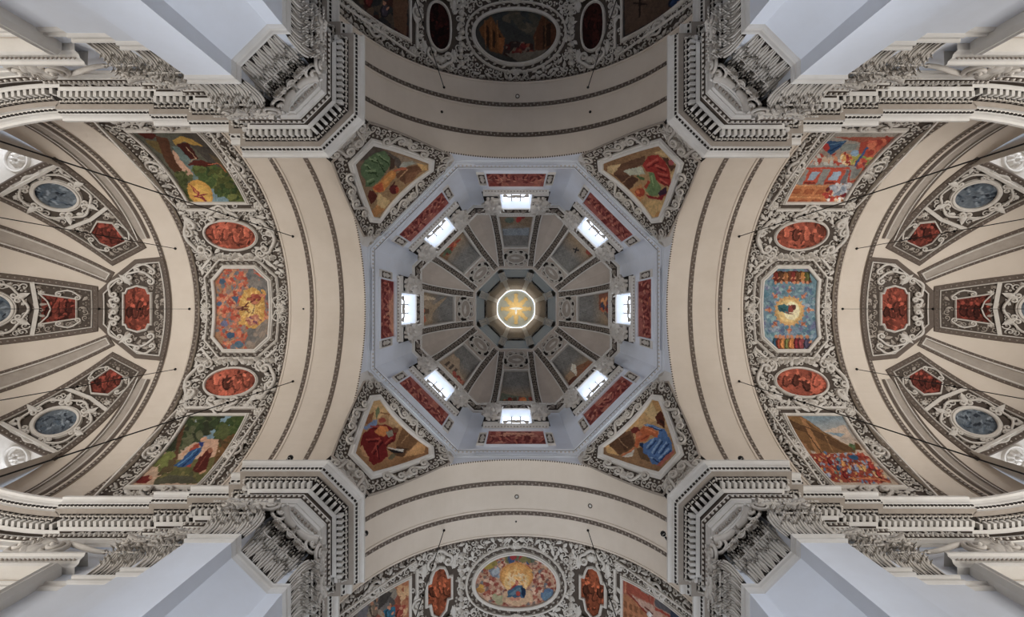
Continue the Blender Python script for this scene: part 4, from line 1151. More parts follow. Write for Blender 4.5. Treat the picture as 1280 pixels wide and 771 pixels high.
            m2 = MB(); sweep(np.array([[sd * (U0 - .5), v + sg * .4], [sd * U1 * 1.1, v + sg * .4]]), [(-.05, 0), (-.05, .1), (.05, .1), (.05, 0)], mb=m2); m2.build('edge_fillet', 'stucco', t, bm, smooth=False)
            holes.append(rect(min(sd * (U0 - .6), sd * (U1 + 1)), max(sd * (U0 - .6), sd * (U1 + 1)), v - .3, v + .3))
        # bar with crest between side fresco and oval, and scroll at the foot
        m2 = MB(); ub = sd * (U0 - .55); sweep(np.array([[ub, 16.3], [ub, 20.7]]), [(-.08, 0), (-.08, .16), (.08, .16), (.08, 0)], mb=m2); m2.build('cross_bar', 'stucco', t, bm, smooth=False)
        m2 = MB(); scroll(m2, (sd * (U0 - .5), VC), .36, 0, sd, 2.0, .08, 5, .15, .35); leaf(m2, (sd * (U0 - .5), VC), PI / 2, .8, .4, .2, .05); leaf(m2, (sd * (U0 - .5), VC), -PI / 2, .8, .4, .2, .05); m2.build('scroll_crest', 'stucco', t, bm)
        m2 = MB(); cscroll(m2, (sd * (U1 + .4), VC - .5), (sd * (U1 + .4), VC + .5), .3, -sd, .1, w=.12); m2.build('scroll', 'stucco', t, bm)
        holes.append(rect(min(sd * (U0 - .75), sd * (U0 - .3)), max(sd * (U0 - .75), sd * (U0 - .3)), 16, 21))
        m2 = MB(); rinceau(m2, np.array([[sd * (U0 - .85), 15.9], [sd * (U0 - .85), 21.1]]), .4, seed=81); m2.build('running_vine', 'stucco', t, bm, kind='stuff')
    # --- dense stucco over the ground
    m2 = MB(); Lm = RB * PI / 2 * .97
    filler(m2, rect(-Lm, Lm, 15.55, 21.38), holes, .37, .40, 90 + list(ARMS).index(arm))
    m2.build('stucco_foliage', 'stucco', c, bm, kind='stuff')
    m2 = MB()
    for v in (15.62, 21.3):
        beads(m2, resample(np.array([[-Lm, v], [Lm, v]]), .5), .19, .06, w=.01)
    m2.build('border_beads', 'stucco', c, bm, kind='stuff')
# ------------------------------------------------------------------ pendentive frescoes
CLOCK = {6: 'twelve', 7: 'half past one', 0: 'three', 1: 'half past four', 2: 'six', 3: 'half past seven', 4: 'nine', 5: 'half past ten'}
def clock(k): return CLOCK[k] if 'half' in CLOCK[k] else CLOCK[k] + " o'clock"
PX_TL = [(443, 204), (465, 181), (535, 203.5), (535, 212), (474, 271.5), (466, 270)]
def mirror_px(pts, sx, sy):
    q = np.array(pts, float) - [CXP, CYP]
    return q * [-sx, -sy] + [CXP, CYP]
def pend_green(s):
    h = Sheet(s, 435, 170, 7.009, 1.3, 31)
    h.g((120, 100, 84), (176, 136, 84), (200, 80), (560, 560))
    h.p((96, 84, 74), (60, 220), (220, 70), (340, 130), (420, 180), (520, 200), (440, 290), (360, 180)); h.p((150, 128, 104), (430, 160), (560, 210), (690, 250), (470, 250))
    h.p((166, 166, 150), (440, 270), (480, 225), (560, 215), (590, 235), (500, 270)); h.p((116, 76, 50), (400, 340), (520, 270), (640, 240), (650, 300), (500, 420)); h.p((138, 92, 60), (500, 330), (650, 290), (560, 390), (500, 420)); h.l((196, 150, 100), 7, (440, 370), (520, 290))
    h.p((206, 160, 90), (590, 230), (690, 250), (690, 300), (650, 300)); h.p((80, 60, 48), (350, 160), (400, 200), (410, 270), (360, 300))
    h.p((92, 116, 76), (105, 270), (150, 200), (250, 140), (320, 125), (365, 190), (365, 260), (320, 320), (260, 400), (200, 440), (150, 440), (150, 380), (110, 330))
    for a in [((140, 240), (250, 330)), ((180, 190), (300, 240)), ((250, 150), (350, 230)), ((150, 300), (240, 300)), ((160, 400), (220, 370)), ((230, 180), (310, 300))]:
        h.l((128, 150, 104), 16, *a); h.l((54, 76, 44), 12, (a[0][0] + 18, a[0][1] + 20), (a[1][0] + 12, a[1][1] + 22))
    h.p((206, 130, 40), (205, 460), (280, 390), (350, 310), (420, 290), (410, 360), (340, 440), (300, 490), (240, 490)); h.p((190, 84, 34), (210, 450), (290, 400), (310, 470), (270, 490)); h.p((222, 150, 60), (300, 400), (400, 300), (380, 370), (330, 420)); h.l((190, 100, 60), 22, (400, 300), (510, 280))
    h.p((100, 44, 30), (180, 470), (230, 480), (260, 530), (200, 600), (170, 530)); h.p((206, 172, 112), (260, 490), (370, 570), (310, 640), (250, 600)); h.p((190, 130, 64), (200, 660), (250, 600), (320, 640), (240, 710), (210, 690))
    h.e((104, 36, 36), 400, 465, 42, 40); h.e((176, 66, 34), 425, 470, 16, 28); h.l((84, 40, 34), 12, (380, 440), (410, 395))
    return h
def pend_red(s):
    h = Sheet(s, 750, 180, 7.709, 1.3, 32)
    h.g((150, 110, 70), (206, 166, 104), (250, 160), (640, 640))
    h.p((112, 76, 52), (200, 190), (440, 110), (430, 190), (260, 260), (380, 340), (280, 440), (120, 280)); h.p((92, 60, 42), (130, 290), (270, 300), (380, 330), (290, 440)); h.p((206, 172, 116), (80, 210), (210, 185), (130, 290), (75, 270)); h.l((160, 120, 84), 8, (200, 390), (300, 300))
    h.p((178, 178, 152), (230, 255), (400, 210), (440, 285), (290, 300)); h.p((206, 170, 110), (520, 80), (610, 45), (660, 110), (740, 190), (660, 180), (600, 110)); h.p((214, 176, 116), (650, 330), (755, 210), (700, 360)); h.p((206, 166, 100), (430, 570), (560, 530), (640, 560), (590, 710), (530, 720)); h.p((196, 140, 70), (530, 690), (560, 640), (600, 680), (590, 720), (530, 722)); h.p((190, 130, 70), (290, 440), (400, 380), (440, 500), (380, 560))
    h.p((168, 44, 34), (410, 200), (470, 110), (560, 100), (640, 170), (680, 270), (690, 390), (620, 400), (560, 360), (510, 270), (450, 260))
    for a in [((450, 200), (560, 140)), ((540, 200), (640, 240)), ((560, 280), (660, 300)), ((580, 330), (660, 380))]: h.l((206, 84, 64), 20, *a); h.l((110, 24, 22), 13, (a[0][0] + 10, a[0][1] + 26), (a[1][0] + 10, a[1][1] + 26))
    h.p((96, 60, 44), (590, 120), (660, 130), (700, 190), (740, 210), (690, 260), (640, 170)); h.e((180, 84, 84), 690, 175, 24, 28)
    h.p((110, 136, 82), (440, 440), (490, 340), (470, 270), (520, 270), (560, 370), (600, 420), (560, 490), (490, 495)); h.l((84, 108, 60), 24, (360, 300), (430, 340)); h.l((150, 176, 110), 14, (500, 300), (520, 400)); h.p((70, 40, 60), (560, 470), (640, 400), (650, 470), (590, 510))
    h.l((170, 60, 34), 28, (440, 420), (480, 350)); h.e((170, 64, 34), 390, 460, 48, 42); h.e((206, 110, 50), 370, 455, 20, 22); h.p((150, 30, 34), (440, 480), (560, 510), (640, 470), (600, 540), (480, 520))
    return h
def pend_crimson(s):
    h = Sheet(s, 435, 490, 7.346, 1.3, 33)
    h.g((190, 146, 92), (150, 104, 60), (250, 60), (600, 560))
    h.p((206, 164, 104), (210, 60), (270, 45), (380, 170), (250, 260), (170, 230)); h.p((150, 92, 52), (180, 210), (240, 190), (200, 300), (150, 290)); h.p((110, 120, 80), (250, 170), (275, 130), (285, 190), (255, 260)); h.p((120, 140, 176), (230, 260), (265, 260), (260, 320), (150, 350), (140, 330))
    h.p((196, 156, 104), (380, 170), (500, 320), (460, 330), (370, 290)); h.p((122, 84, 48), (440, 470), (500, 320), (640, 450), (560, 540), (440, 560)); h.p((90, 60, 36), (450, 500), (550, 520), (500, 600), (400, 580)); h.p((206, 150, 84), (640, 460), (710, 500), (700, 560), (500, 600), (560, 540)); h.l((176, 130, 80), 8, (480, 480), (560, 380)); h.l((130, 80, 40), 10, (290, 190), (380, 210))
    h.p((120, 22, 20), (100, 510), (130, 400), (150, 370), (270, 300), (340, 300), (450, 350), (430, 450), (350, 490), (360, 590), (300, 650), (230, 670), (190, 640), (190, 600), (120, 550))
    for a in [((160, 440), (290, 430)), ((300, 440), (210, 560)), ((250, 470), (270, 600)), ((200, 320), (300, 320)), ((330, 480), (400, 420))]: h.l((168, 60, 44), 15, *a); h.l((76, 10, 14), 13, (a[0][0] + 16, a[0][1] + 20), (a[1][0] + 16, a[1][1] + 20))
    h.p((206, 120, 40), (240, 370), (290, 310), (350, 320), (380, 370), (330, 410), (280, 400)); h.p((146, 140, 120), (345, 370), (400, 350), (420, 400), (370, 420)); h.e((110, 64, 40), 430, 350, 30, 24); h.e((160, 70, 50), 310, 260, 34, 26); h.p((206, 150, 96), (100, 510), (130, 490), (185, 605), (130, 590)); h.p((30, 26, 30), (350, 520), (500, 550), (490, 565), (400, 560)); h.p((206, 200, 190), (340, 505), (510, 530), (500, 555)); h.p((104, 92, 64), (360, 610), (410, 560), (440, 580), (400, 630))
    return h
def pend_blue(s):
    h = Sheet(s, 750, 490, 7.346, 1.3, 34)
    h.g((206, 164, 104), (150, 110, 70), (480, 80), (200, 560))
    h.p((214, 178, 116), (410, 170), (490, 80), (560, 130), (520, 270), (470, 260)); h.p((190, 140, 76), (480, 90), (540, 60), (570, 160), (520, 180)); h.p((200, 154, 92), (240, 340), (400, 190), (510, 280), (430, 290), (330, 330))
    h.p((104, 70, 44), (80, 490), (200, 380), (300, 350), (330, 500), (180, 580)); h.p((84, 56, 36), (170, 440), (280, 380), (320, 490), (230, 540)); h.l((150, 110, 74), 7, (160, 420), (260, 520)); h.p((214, 166, 96), (50, 500), (90, 490), (180, 585), (70, 560)); h.p((104, 76, 48), (340, 520), (420, 500), (470, 650), (380, 620))
    h.p((96, 44, 26), (510, 230), (560, 165), (600, 250), (600, 340), (530, 290)); h.p((60, 32, 24), (540, 250), (600, 270), (590, 330))
    h.p((78, 116, 168), (400, 300), (480, 300), (600, 350), (660, 460), (670, 540), (610, 600), (540, 670), (480, 665), (450, 590), (400, 560), (400, 480), (500, 420), (550, 390), (540, 350))
    for a in [((430, 300), (560, 350)), ((500, 430), (430, 520)), ((560, 440), (480, 560)), ((620, 460), (540, 560)), ((640, 520), (540, 620)), ((470, 600), (530, 640))]: h.l((132, 164, 200), 15, *a); h.l((40, 66, 112), 14, (a[0][0] + 18, a[0][1] + 14), (a[1][0] + 18, a[1][1] + 14))
    h.p((190, 92, 36), (320, 500), (330, 400), (400, 310), (470, 330), (540, 370), (530, 420), (470, 400), (430, 450), (370, 460), (350, 520)); h.l((214, 120, 60), 16, (410, 330), (520, 380)); h.l((150, 60, 26), 14, (380, 440), (450, 400)); h.e((110, 40, 30), 330, 355, 42, 34); h.e((190, 100, 60), 360, 390, 28, 30, 40); h.p((30, 50, 84), (365, 470), (400, 460), (400, 520), (370, 500))
    h.p((206, 196, 180), (200, 595), (290, 545), (320, 530), (310, 590), (270, 600)); h.p((176, 96, 80), (640, 560), (690, 530), (680, 570), (560, 690), (520, 680)); h.l((190, 110, 60), 18, (200, 590), (320, 520))
    return h
PTXT = {1: 'pendentive fresco of a seated figure in a wide green robe', 2: 'pendentive fresco of an upturned figure in red robe and green sleeve',
        3: 'pendentive fresco of a bare-shouldered figure in a blue robe', 4: 'pendentive fresco of a bowed figure in a crimson cloak'}
PFN = {1: pend_green, 2: pend_red, 3: pend_blue, 4: pend_crimson}
for i, (sx, sy) in CORN.items():
    pm = Pend(sx, sy)
    out = pm.inv(mirror_px(PX_TL, sx, sy))
    cen = out.mean(0)
    t = thing('pendentive_painting', PTXT[i], 'painting', pm(np.array([[cen[0], cen[1], 0]]))[0], group='frescoes of the four pendentives')
    painting(t, out, PFN[i](pm), pm, 110, 110, w=.04)
    od = densify(out, .4)
    fr_ = ring_frame(t, od, pm, 1.5, .9, m='stone')
    gd = grow(out, .95)
    area = 0.5 * np.sum(out[:, 0] * np.roll(out[:, 1], -1) - np.roll(out[:, 0], -1) * out[:, 1]); sg = -1 if area > 0 else 1
    sweep(densify(out, .4), [(sg * .36, .015), (sg * 1.15, .015)], closed=True).build('ornament_ground', 'ground', t, pm, smooth=False)
    m2 = MB(); beads(m2, densify(grow(out, .55), .3), .24, .075, True, .02); sub(m2.build('pearl_border', 'stucco', t, pm, kind='stuff'), fr_)
    m2 = MB()
    pth = grow(out, .88)
    for a, b in zip(pth, np.roll(pth, -1, 0)):
        if np.linalg.norm(a - b) > 1: rinceau(m2, np.array([a, b]), .5, seed=i, dens=1.2)
    m2.build('running_vine', 'stucco', t, pm, kind='stuff')
    ring_frame(t, densify(grow(out, 1.15), .4), pm, .4, .7, m='stucco_grey', name='outer_fillet')
    # volute clasps in the middle of the long sides, shell cluster at the foot
    s_ = 1
    edges = [(1, 2), (3, 4), (5, 0)]
    for (a, b) in edges:
        A, B = out[a], out[b]; d = (B - A) / np.linalg.norm(B - A); nn = np.array([-d[1], d[0]])
        mid = (A + B) / 2
        if (mid - cen) @ nn < 0: nn = -nn
        sd = 1 if nn @ np.array([-d[1], d[0]]) > 0 else -1
        for e in (-1, 1):
            c0 = mid + d * e * .42 + nn * .75; c1 = mid + d * e * 1.25 + nn * .5
            m2 = MB(); cscroll(m2, c0, c1, .26, -sd * 1, .09, w=.12, s=True); m2.build('volute_scroll', 'stucco', t, pm)
        m2 = MB(); shell(m2, mid + nn * .55, math.atan2(nn[1], nn[0]), .5, 7, .2); m2.build('shell', 'stucco', t, pm)
    for j in (2, 3, 4, 5):
        c0 = out[j] + (out[j] - cen) / np.linalg.norm(out[j] - cen) * 1.0
        m2 = MB(); scroll(m2, c0, .34, j, 1 if j % 2 else -1, 1.8, .08, 5, .08, .22); m2.build('volute', 'stucco', t, pm)
    # trailing foliage towards the drum, both upper corners
    for e in (-1, 1):
        m2 = MB(); q = np.array([(e * abs(out[2 if e > 0 else 4][0]) * 1.03, out[3][1] + .4), (e * 3.95, _sg[-1] - .15)]); rinceau(m2, q, .5, seed=i + 5); m2.build('foliage_spray', 'stucco', t, pm, kind='stuff')
    m2 = MB(); vb = min(out[:, 1])
    foot = np.array([(-1.25, vb - 2.4), (1.25, vb - 2.4), (1.6, vb - .5), (1.0, vb - .9), (-1.0, vb - .9), (-1.6, vb - .5)])
    sweep(np.array([(0, vb - 3.0), (0, vb - .8)]), [(-1.5, .012), (1.5, .012)], mb=m2); m2.build('foot_ground', 'ground_dark', t, pm, smooth=False)
    for e in (-1, 1):
        for (a, b, r) in [((e * .35, vb - 1.0), (e * 1.0, vb - 1.5), .3), ((e * .4, vb - 1.9), (e * 1.05, vb - 2.3), .28)]:
            m2 = MB(); cscroll(m2, a, b, r, e, .1, w=.16, s=True); m2.build('volute_scroll', 'stucco', t, pm)
    m2 = MB(); shell(m2, (0, vb - 1.3), PI / 2, .6, 9, .25); m2.build('shell', 'stucco', t, pm)
    m2 = MB(); filler(m2, rect(-1.4, 1.4, vb - 2.9, vb - .7), [], .36, .36, 120 + i); m2.build('foliage_cluster', 'stucco', t, pm, kind='stuff')

# ------------------------------------------------------------------ drum: windows, red frescoes, plaques, brackets
f0 = Face(RO, 0.0)
fb = Face(WB, 0.0)
win0 = thing('window_1', '', 'window', fb(np.array([[0, WZ0, 0]]))[0])
win0['kind'] = 'structure'
o = np.array([(-WU, WZ0), (WU, WZ0), (WU, WZ1), (-WU, WZ1)])
wf = ring_frame(win0, o, fb, .9, .8, m='stone')
xs = np.linspace(-WU * .92, WU * .92, 4); zs = np.linspace(WZ0 + 1.1, WZ1, 4)
for a, b in zip(xs[:-1], xs[1:]):
    for z0, z1 in zip(zs[:-1], zs[1:]):
        m2 = MB().grid(f0(np.array([[a, z0, -.44], [b, z0, -.44], [a, z1, -.44], [b, z1, -.44]])).reshape(2, 2, 3)); sub(m2.build('pane', 'glass', win0, smooth=False), wf)
for x in xs[1:-1]:
    m2 = MB().box((0, 0, 0), .05, .03, (zs[-1] - zs[0]) / 2); sub(m2.build('mullion', 'mullion', win0, lambda v, x=x: f0(np.column_stack([v[:, 0] + x, v[:, 2] + (zs[0] + zs[-1]) / 2, v[:, 1] - .4])), smooth=False), wf)
for z in zs[1:-1]:
    m2 = MB().box((0, 0, 0), WU * .92, .03, .045); sub(m2.build('glazing_bar', 'mullion', win0, lambda v, z=z: f0(np.column_stack([v[:, 0], v[:, 2] + z, v[:, 1] - .4])), smooth=False), wf)
m2 = MB(); sweep(np.array([(-2.7, 37.05), (2.7, 37.05)]), [(-.28, 0), (-.28, .08), (-.12, .16), (.1, .2), (.1, .26), (.26, .26), (.3, 0)], mb=m2); m2.build('sill_moulding', 'stone', win0, fb, smooth=False)
m2 = MB()
cscroll(m2, (-.85, 37.45), (-.2, 37.55), .22, 1, .07, w=.3); cscroll(m2, (.2, 37.55), (.85, 37.45), .22, 1, .07, w=.3); shell(m2, (0, 37.35), PI / 2, .42, 7, .25, w0=.25)
m2.build('sill_crest', 'stucco', win0, fb)
m2 = MB(); beads(m2, np.array([(-2.6, 36.72), (2.6, 36.72)]), .26, .085, w=.12); m2.build('sill_beads', 'stucco_grey', win0, fb, kind='stuff')
for k in range(8):
    lab = 'small-paned drum window at %s of the ring' % clock(k)
    if k == 0: win0['label'] = lab
    else:
        d = dup(win0, lab, k * PI / 4); d.name = 'window_%d' % (k + 1)
pl0 = None; br0 = None
for sg in (-1, 1):
    c0 = np.array([sg * 2.52, 33.4])
    t = thing('wall_plaque', '', 'plaque', fb(np.array([[c0[0], 32.1, 0]]))[0], group='small framed plaques beside the red drum frescoes')
    o = rect(c0[0] - .24, c0[0] + .24, 32.2, 34.9)
    MB().grid(np.array([[[o[0][0], 32.2, .02], [o[1][0], 32.2, .02]], [[o[0][0], 34.9, .02], [o[1][0], 34.9, .02]]])).build('field', 'line', t, fb, smooth=False)
    ring_frame(t, o, fb, .35, .8, m='stone')
    m2 = MB(); leaf(m2, (c0[0], 33.6), PI / 2, 1.0, .35, .12, .03); leaf(m2, (c0[0], 33.5), -PI / 2, 1.0, .35, .12, .03); m2.dome((c0[0], 33.55, .02), .14, .14, .14); m2.build('relief_leaf', 'stucco', t, fb, kind='stuff')
    b = thing('stucco_bracket', '', 'stucco figure', fb(np.array([[sg * 2.1, 37.4, 0]]))[0], group='stucco clusters flanking the drum windows')
    u = sg * 2.12
    m2 = MB(); cscroll(m2, (u - sg * .25, 38.3), (u + sg * .4, 40.1), .42, sg, .17, w=.5, s=True, k=6); m2.build('volute_scroll', 'stucco', b, fb)
    m2 = MB(); cscroll(m2, (u + sg * .35, 41.0), (u - sg * .3, 42.7), .4, sg, .16, w=.55, s=True, k=6); m2.build('volute_scroll', 'stucco', b, fb)
    m2 = MB(); m2.dome((u, 40.5, .1), .3, .4, .8, 8, 3); m2.build('body_knot', 'stucco', b, fb)
    for aa, zz, LL in ((.5, 40.6, 1.25), (PI - .5, 40.6, 1.15), (1.57, 41.4, 1.6), (-1.1, 39.9, 1.5), (-2.1, 39.5, 1.4), (2.3, 41.6, 1.3), (.9, 42.0, 1.2), (-.4, 38.8, 1.0), (PI + .4, 38.8, .9)):
        m2 = MB(); leaf(m2, (u, zz), aa, LL, .6, .75, .3, 8); m2.build('acanthus_leaf', 'stucco', b, fb)
    for zz in (38.0, 39.2, 42.2):
        m2 = MB()
        for j in range(5): m2.dome((u + .3 * math.cos(j * 1.3), zz + .3 * math.sin(j * 1.3), .4), .15, .15, .22)
        m2.build('berry_cluster', 'stucco', b, fb, kind='stuff')
    m2 = MB(); m2.box((u, 37.55, .15), .62, .16, .16); m2.build('bracket_ledge', 'stone', b, fb, smooth=False)
    m2 = MB(); m2.box((u, 40.4, .02), .72, 3.0, .04); m2.build('bracket_ground', 'ground_dark', b, fb, smooth=False)  # dark sheet painting the shade between the stucco leaves
    nm = {-1: 'turning back from', 1: 'following'}
    for k in range(8):
        lp = 'small framed plaque %s of the red drum fresco at %s' % ('clockwise' if sg > 0 else 'anticlockwise', clock(k))
        lb = 'stucco leaf and volute cluster %s of the drum window at %s' % ('clockwise' if sg > 0 else 'anticlockwise', clock(k))
        if k == 0: t['label'] = lp; b['label'] = lb
        else: dup(t, lp, k * PI / 4); dup(b, lb, k * PI / 4)
DRUMTXT = {6: 'pale chequered square', 7: 'long diagonal beam', 0: 'bright orange patch', 1: 'tumbling figures', 2: 'pale crowd under arches', 3: 'upright pale shafts', 4: 'broad pale wedge', 5: 'pale reclining figures'}
for k in range(8):
    f = Face(WB, k * PI / 4)
    o = rect(-2.15, 2.15, 31.9, 35.75)
    t = thing('drum_painting', 'long red monochrome drum fresco with %s at %s' % (DRUMTXT[k], clock(k)), 'painting', f(np.array([[0, 31.9, 0]]))[0], k * PI / 4, 'red frescoes round the drum')
    sh = Sheet(f, 0, 0, 1, 1.25, 140 + k)
    rnd = random.Random(200 + k)
    pal = [(156, 74, 64), (178, 98, 82), (136, 56, 52), (196, 124, 102), (148, 66, 58), (120, 46, 46)]
    S = lambda c, *pts: sh.ops.append(('p', c, np.array(pts, float)))
    sh.ops.append(('g', (174, 94, 80), (152, 70, 62), np.array([(0, 35.7), (0, 31.9)])))
    for j in range(5):
        a = rnd.uniform(-2.1, 1.7); S(rnd.choice([(190, 110, 86), (150, 62, 50), (120, 40, 38)]), (a, 31.9), (a + .5, 31.9), (a + .4 + rnd.uniform(-.4, .4), 35.7), (a, 35.7))
    if k == 4: S((206, 140, 104), (-2.1, 35.7), (1.2, 35.7), (-.6, 33.0)); S((124, 36, 36), (1.2, 35.7), (2.1, 35.7), (2.1, 33.9))
    if k == 6: S((214, 150, 120), (-1.6, 33.2), (-1.1, 33.0), (-1.0, 34.2), (-1.5, 34.4)); S((196, 96, 70), (-1.4, 33.4), (-1.2, 33.3), (-1.1, 34.0), (-1.35, 34.1))
    if k == 0: S((206, 110, 50), (-1.4, 32.4), (-.2, 32.5), (-.3, 33.4), (-1.3, 33.3))
    if k == 2: S((206, 140, 110), (-1.4, 34.2), (1.0, 34.3), (1.0, 35.4), (-1.4, 35.3))
    if k == 7: S((190, 110, 86), (-2.1, 33.0), (2.1, 34.2), (2.1, 34.6), (-2.1, 33.4))
    for j in range(70):
        a, b_, r = rnd.uniform(-2.1, 2.1), rnd.uniform(31.9, 34.6), rnd.uniform(.10, .22)
        sh.ops.append(('p', rnd.choice(pal), ellipse(a, b_, r, r * 1.9, 12, rnd.uniform(-.7, .7))))
    for j in range(7):
        a, b_ = -1.9 + j * .63 + rnd.uniform(-.1, .1), rnd.uniform(33.0, 34.0)
        sh.ops.append(('p', (112, 34, 34), ellipse(a, b_, .2, .75, 14, rnd.uniform(-.4, .4)))); sh.ops.append(('p', (186, 96, 76), ellipse(a + .05, b_, .1, .6, 14, rnd.uniform(-.4, .4)))); sh.ops.append(('p', (214, 140, 108), ellipse(a, b_ + .85, .13, .17, 12)))
    painting(t, o, sh, f, 84, 36, w=.02)
    ring_frame(t, o, f, .55, .9, m='white_wall')

# ------------------------------------------------------------------ dome: eight frescoes with frames, cartouches, ribs
PV0, PV1 = 1.6, 7.55
DTRAP = np.array([(-1.8, PV0), (1.8, PV0), (1.36, PV1), (-1.36, PV1)])
DTXT = {6: 'red-cloaked figure before tan hills', 7: 'dark hand-like cross on grey sky', 0: 'small rust crowd under grey sky', 1: 'white sail over rust boats',
        2: 'orange and red crowd under grey sky', 3: 'pale arcade and rosy figures', 4: 'tall pale columns and arch', 5: 'rust figures on a tan slope'}
ds0 = DomeSeg(0.0)
cart0 = None
strips, fil = MB(), MB()
for e in (-1, 1):
    q = np.array([(e * 2.42, 1.15), (e * 1.72, 10.35)])
    rinceau(strips, q, .52, seed=7 + e, dens=1.1)
    for off in (-.36, .36):
        sweep(resample(q, .6), [(off - .06, 0), (off - .06, .14), (off + .06, .14), (off + .06, 0)], mb=fil)
    sweep(resample(q, .6), [(-.3, .012), (.3, .012)], mb=fil)
sg_ = MB()
for e in (-1, 1):
    sweep(resample(np.array([(e * 2.42, 1.15), (e * 1.72, 10.35)]), .6), [(-.32, .015), (.32, .015)], mb=sg_)
for k in range(8):
    ds = DomeSeg(k * PI / 4)
    t = thing('dome_painting', 'dome fresco of %s at %s' % (DTXT[k], clock(k)), 'painting', ds(np.array([[0, PV0, 0]]))[0], k * PI / 4, 'frescoes of the eight dome fields')
    sh = Sheet(ds, 0, 0, 1, 1.95, 160 + k); rnd = random.Random(300 + k)
    S = lambda c, *pts: sh.ops.append(('p', c, np.array(pts, float)))
    E = lambda c, x, y, rx, ry, r=0: sh.ops.append(('p', c, ellipse(x, y, rx, ry, 14, r)))
    sh.ops.append(('g', (140, 118, 92), (108, 105, 100), np.array([(0, PV0 + 1.6), (0, PV0 + 4.0)])))
    if k == 6: S((120, 100, 78), (-1.8, PV0), (1.8, PV0), (1.6, 4.6), (-.2, 4.0), (-1.7, 4.8)); E((150, 40, 34), .3, 3.0, .3, .7, .2); E((120, 36, 30), .75, 2.5, .2, .4); E((84, 96, 84), -.7, 3.2, .5, .6); S((120, 126, 132), (-1.5, 4.9), (1.5, 4.7), (1.4, 6), (-1.4, 6))
    if k == 7: S((40, 38, 40), (-.3, 4.3), (.3, 3.7), (.45, 3.9), (-.1, 4.5)); S((40, 38, 40), (.0, 3.6), (.3, 4.6), (.15, 4.7), (-.1, 3.8)); S((120, 90, 60), (.6, PV0), (1.8, PV0), (1.7, 3.4), (.9, 3.0)); E((140, 60, 44), 1.2, 2.6, .3, .6)
    if k == 0: S((126, 76, 56), (-1.8, PV0), (.2, PV0), (.1, 4.4), (-1.6, 4.4)); S((96, 84, 74), (.2, PV0), (1.8, PV0), (.4, 3.4)); [E(rnd.choice([(176, 90, 50), (120, 50, 40), (70, 70, 84), (206, 130, 70)]), rnd.uniform(-1.4, .2), rnd.uniform(2, 4.2), .22, .36, rnd.uniform(0, 3)) for _ in range(22)]
    if k == 1: S((128, 84, 56), (-1.8, PV0), (1.8, PV0), (1.6, 3.6), (0, 4.4), (-1.6, 3.4)); S((206, 190, 168), (-.1, 5.2), (.5, 4.6), (.5, 2.9), (.2, 3.4), (-.3, 4.6)); S((150, 120, 90), (.5, 3.0), (1.7, 3.2), (1.6, 4.4), (.6, 4.5)); E((90, 50, 36), 1.1, 2.8, .6, .5); E((140, 80, 50), -.9, 2.5, .6, .5)
    if k == 2: S((96, 100, 84), (-1.8, PV0), (1.8, PV0), (1.6, 4.2), (.2, 3.6), (-1.6, 3.4)); [E(rnd.choice([(206, 130, 44), (190, 100, 34), (120, 40, 30), (140, 60, 50), (80, 60, 44)]), rnd.uniform(-1.7, 1.7), rnd.uniform(1.8, 3.0), .25, .42, rnd.uniform(-.4, .4)) for _ in range(30)]
    if k == 3: S((150, 128, 104), (-1.8, PV0), (1.8, PV0), (1.7, 3.0), (1.4, 5.6), (.4, 5.6), (-.6, 4.0), (-1.7, 3.6)); [S((84, 70, 60), (a, 3.0), (a + .3, 3.0), (a + .3, 4.2), (a, 4.2)) for a in (-.2, .35, .9)]; [E(rnd.choice([(150, 70, 56), (120, 44, 40), (176, 110, 84)]), rnd.uniform(-1.6, -.2), rnd.uniform(2, 3.2), .24, .4) for _ in range(10)]
    if k == 4: S((144, 122, 96), (-1.8, PV0), (1.8, PV0), (1.8, 2.4), (.4, 4.4), (1.4, 6.6), (1.2, 6.6), (-.5, 4.3), (-1.7, 4.2)); S((176, 156, 128), (.9, 2.2), (1.5, 2.2), (1.2, 4.8), (1.0, 4.8)); S((96, 76, 60), (-.6, 2.2), (.1, 2.2), (0, 3.6), (-.5, 3.6)); [E((176, 96, 60), rnd.uniform(-1.5, 0), rnd.uniform(1.9, 2.8), .24, .4) for _ in range(9)]
    if k == 5: S((126, 96, 66), (-1.8, PV0), (1.8, PV0), (1.6, 2.6), (0, 3.6), (-1.7, 4.4)); [E(rnd.choice([(150, 60, 40), (176, 96, 56), (84, 96, 70), (120, 44, 36)]), rnd.uniform(-1.4, .8), rnd.uniform(2.1, 3.6), .24, .45, rnd.uniform(0, 2)) for _ in range(16)]
    painting(t, DTRAP, sh, ds, 48, 56, w=.02)
    ring_frame(t, DTRAP, ds, 1.0, 2.0, m='stone')
    # cartouche
    if k == 0:
        cart0 = thing('cartouche', '', 'cartouche', ds(np.array([[0, 8.3, 0]]))[0], 0, 'oval cartouches round the eye of the dome')
        cc = (0, 9.25)
        m2 = MB(); p = ellipse(cc[0], cc[1], .95, .58, 32); sweep(p, [(0, .0), (0, .2), (-.08, .26), (-.16, .2), (-.2, 0)], closed=True, mb=m2); m2.build('oval_frame', 'stucco', cart0, ds, smooth=False)
        G = row_shape(ellipse(cc[0], cc[1], .96, .6, 32), 16, 12); MB().grid(np.concatenate([G, np.full(G.shape[:2] + (1,), .06)], -1)).build('oval_field', 'stucco_grey', cart0, ds)
        G = row_shape(ellipse(cc[0], cc[1] - .05, 1.5, 1.0, 32), 16, 12); MB().grid(np.concatenate([G, np.full(G.shape[:2] + (1,), .02)], -1)).build('cartouche_ground', 'ground_dark', cart0, ds)
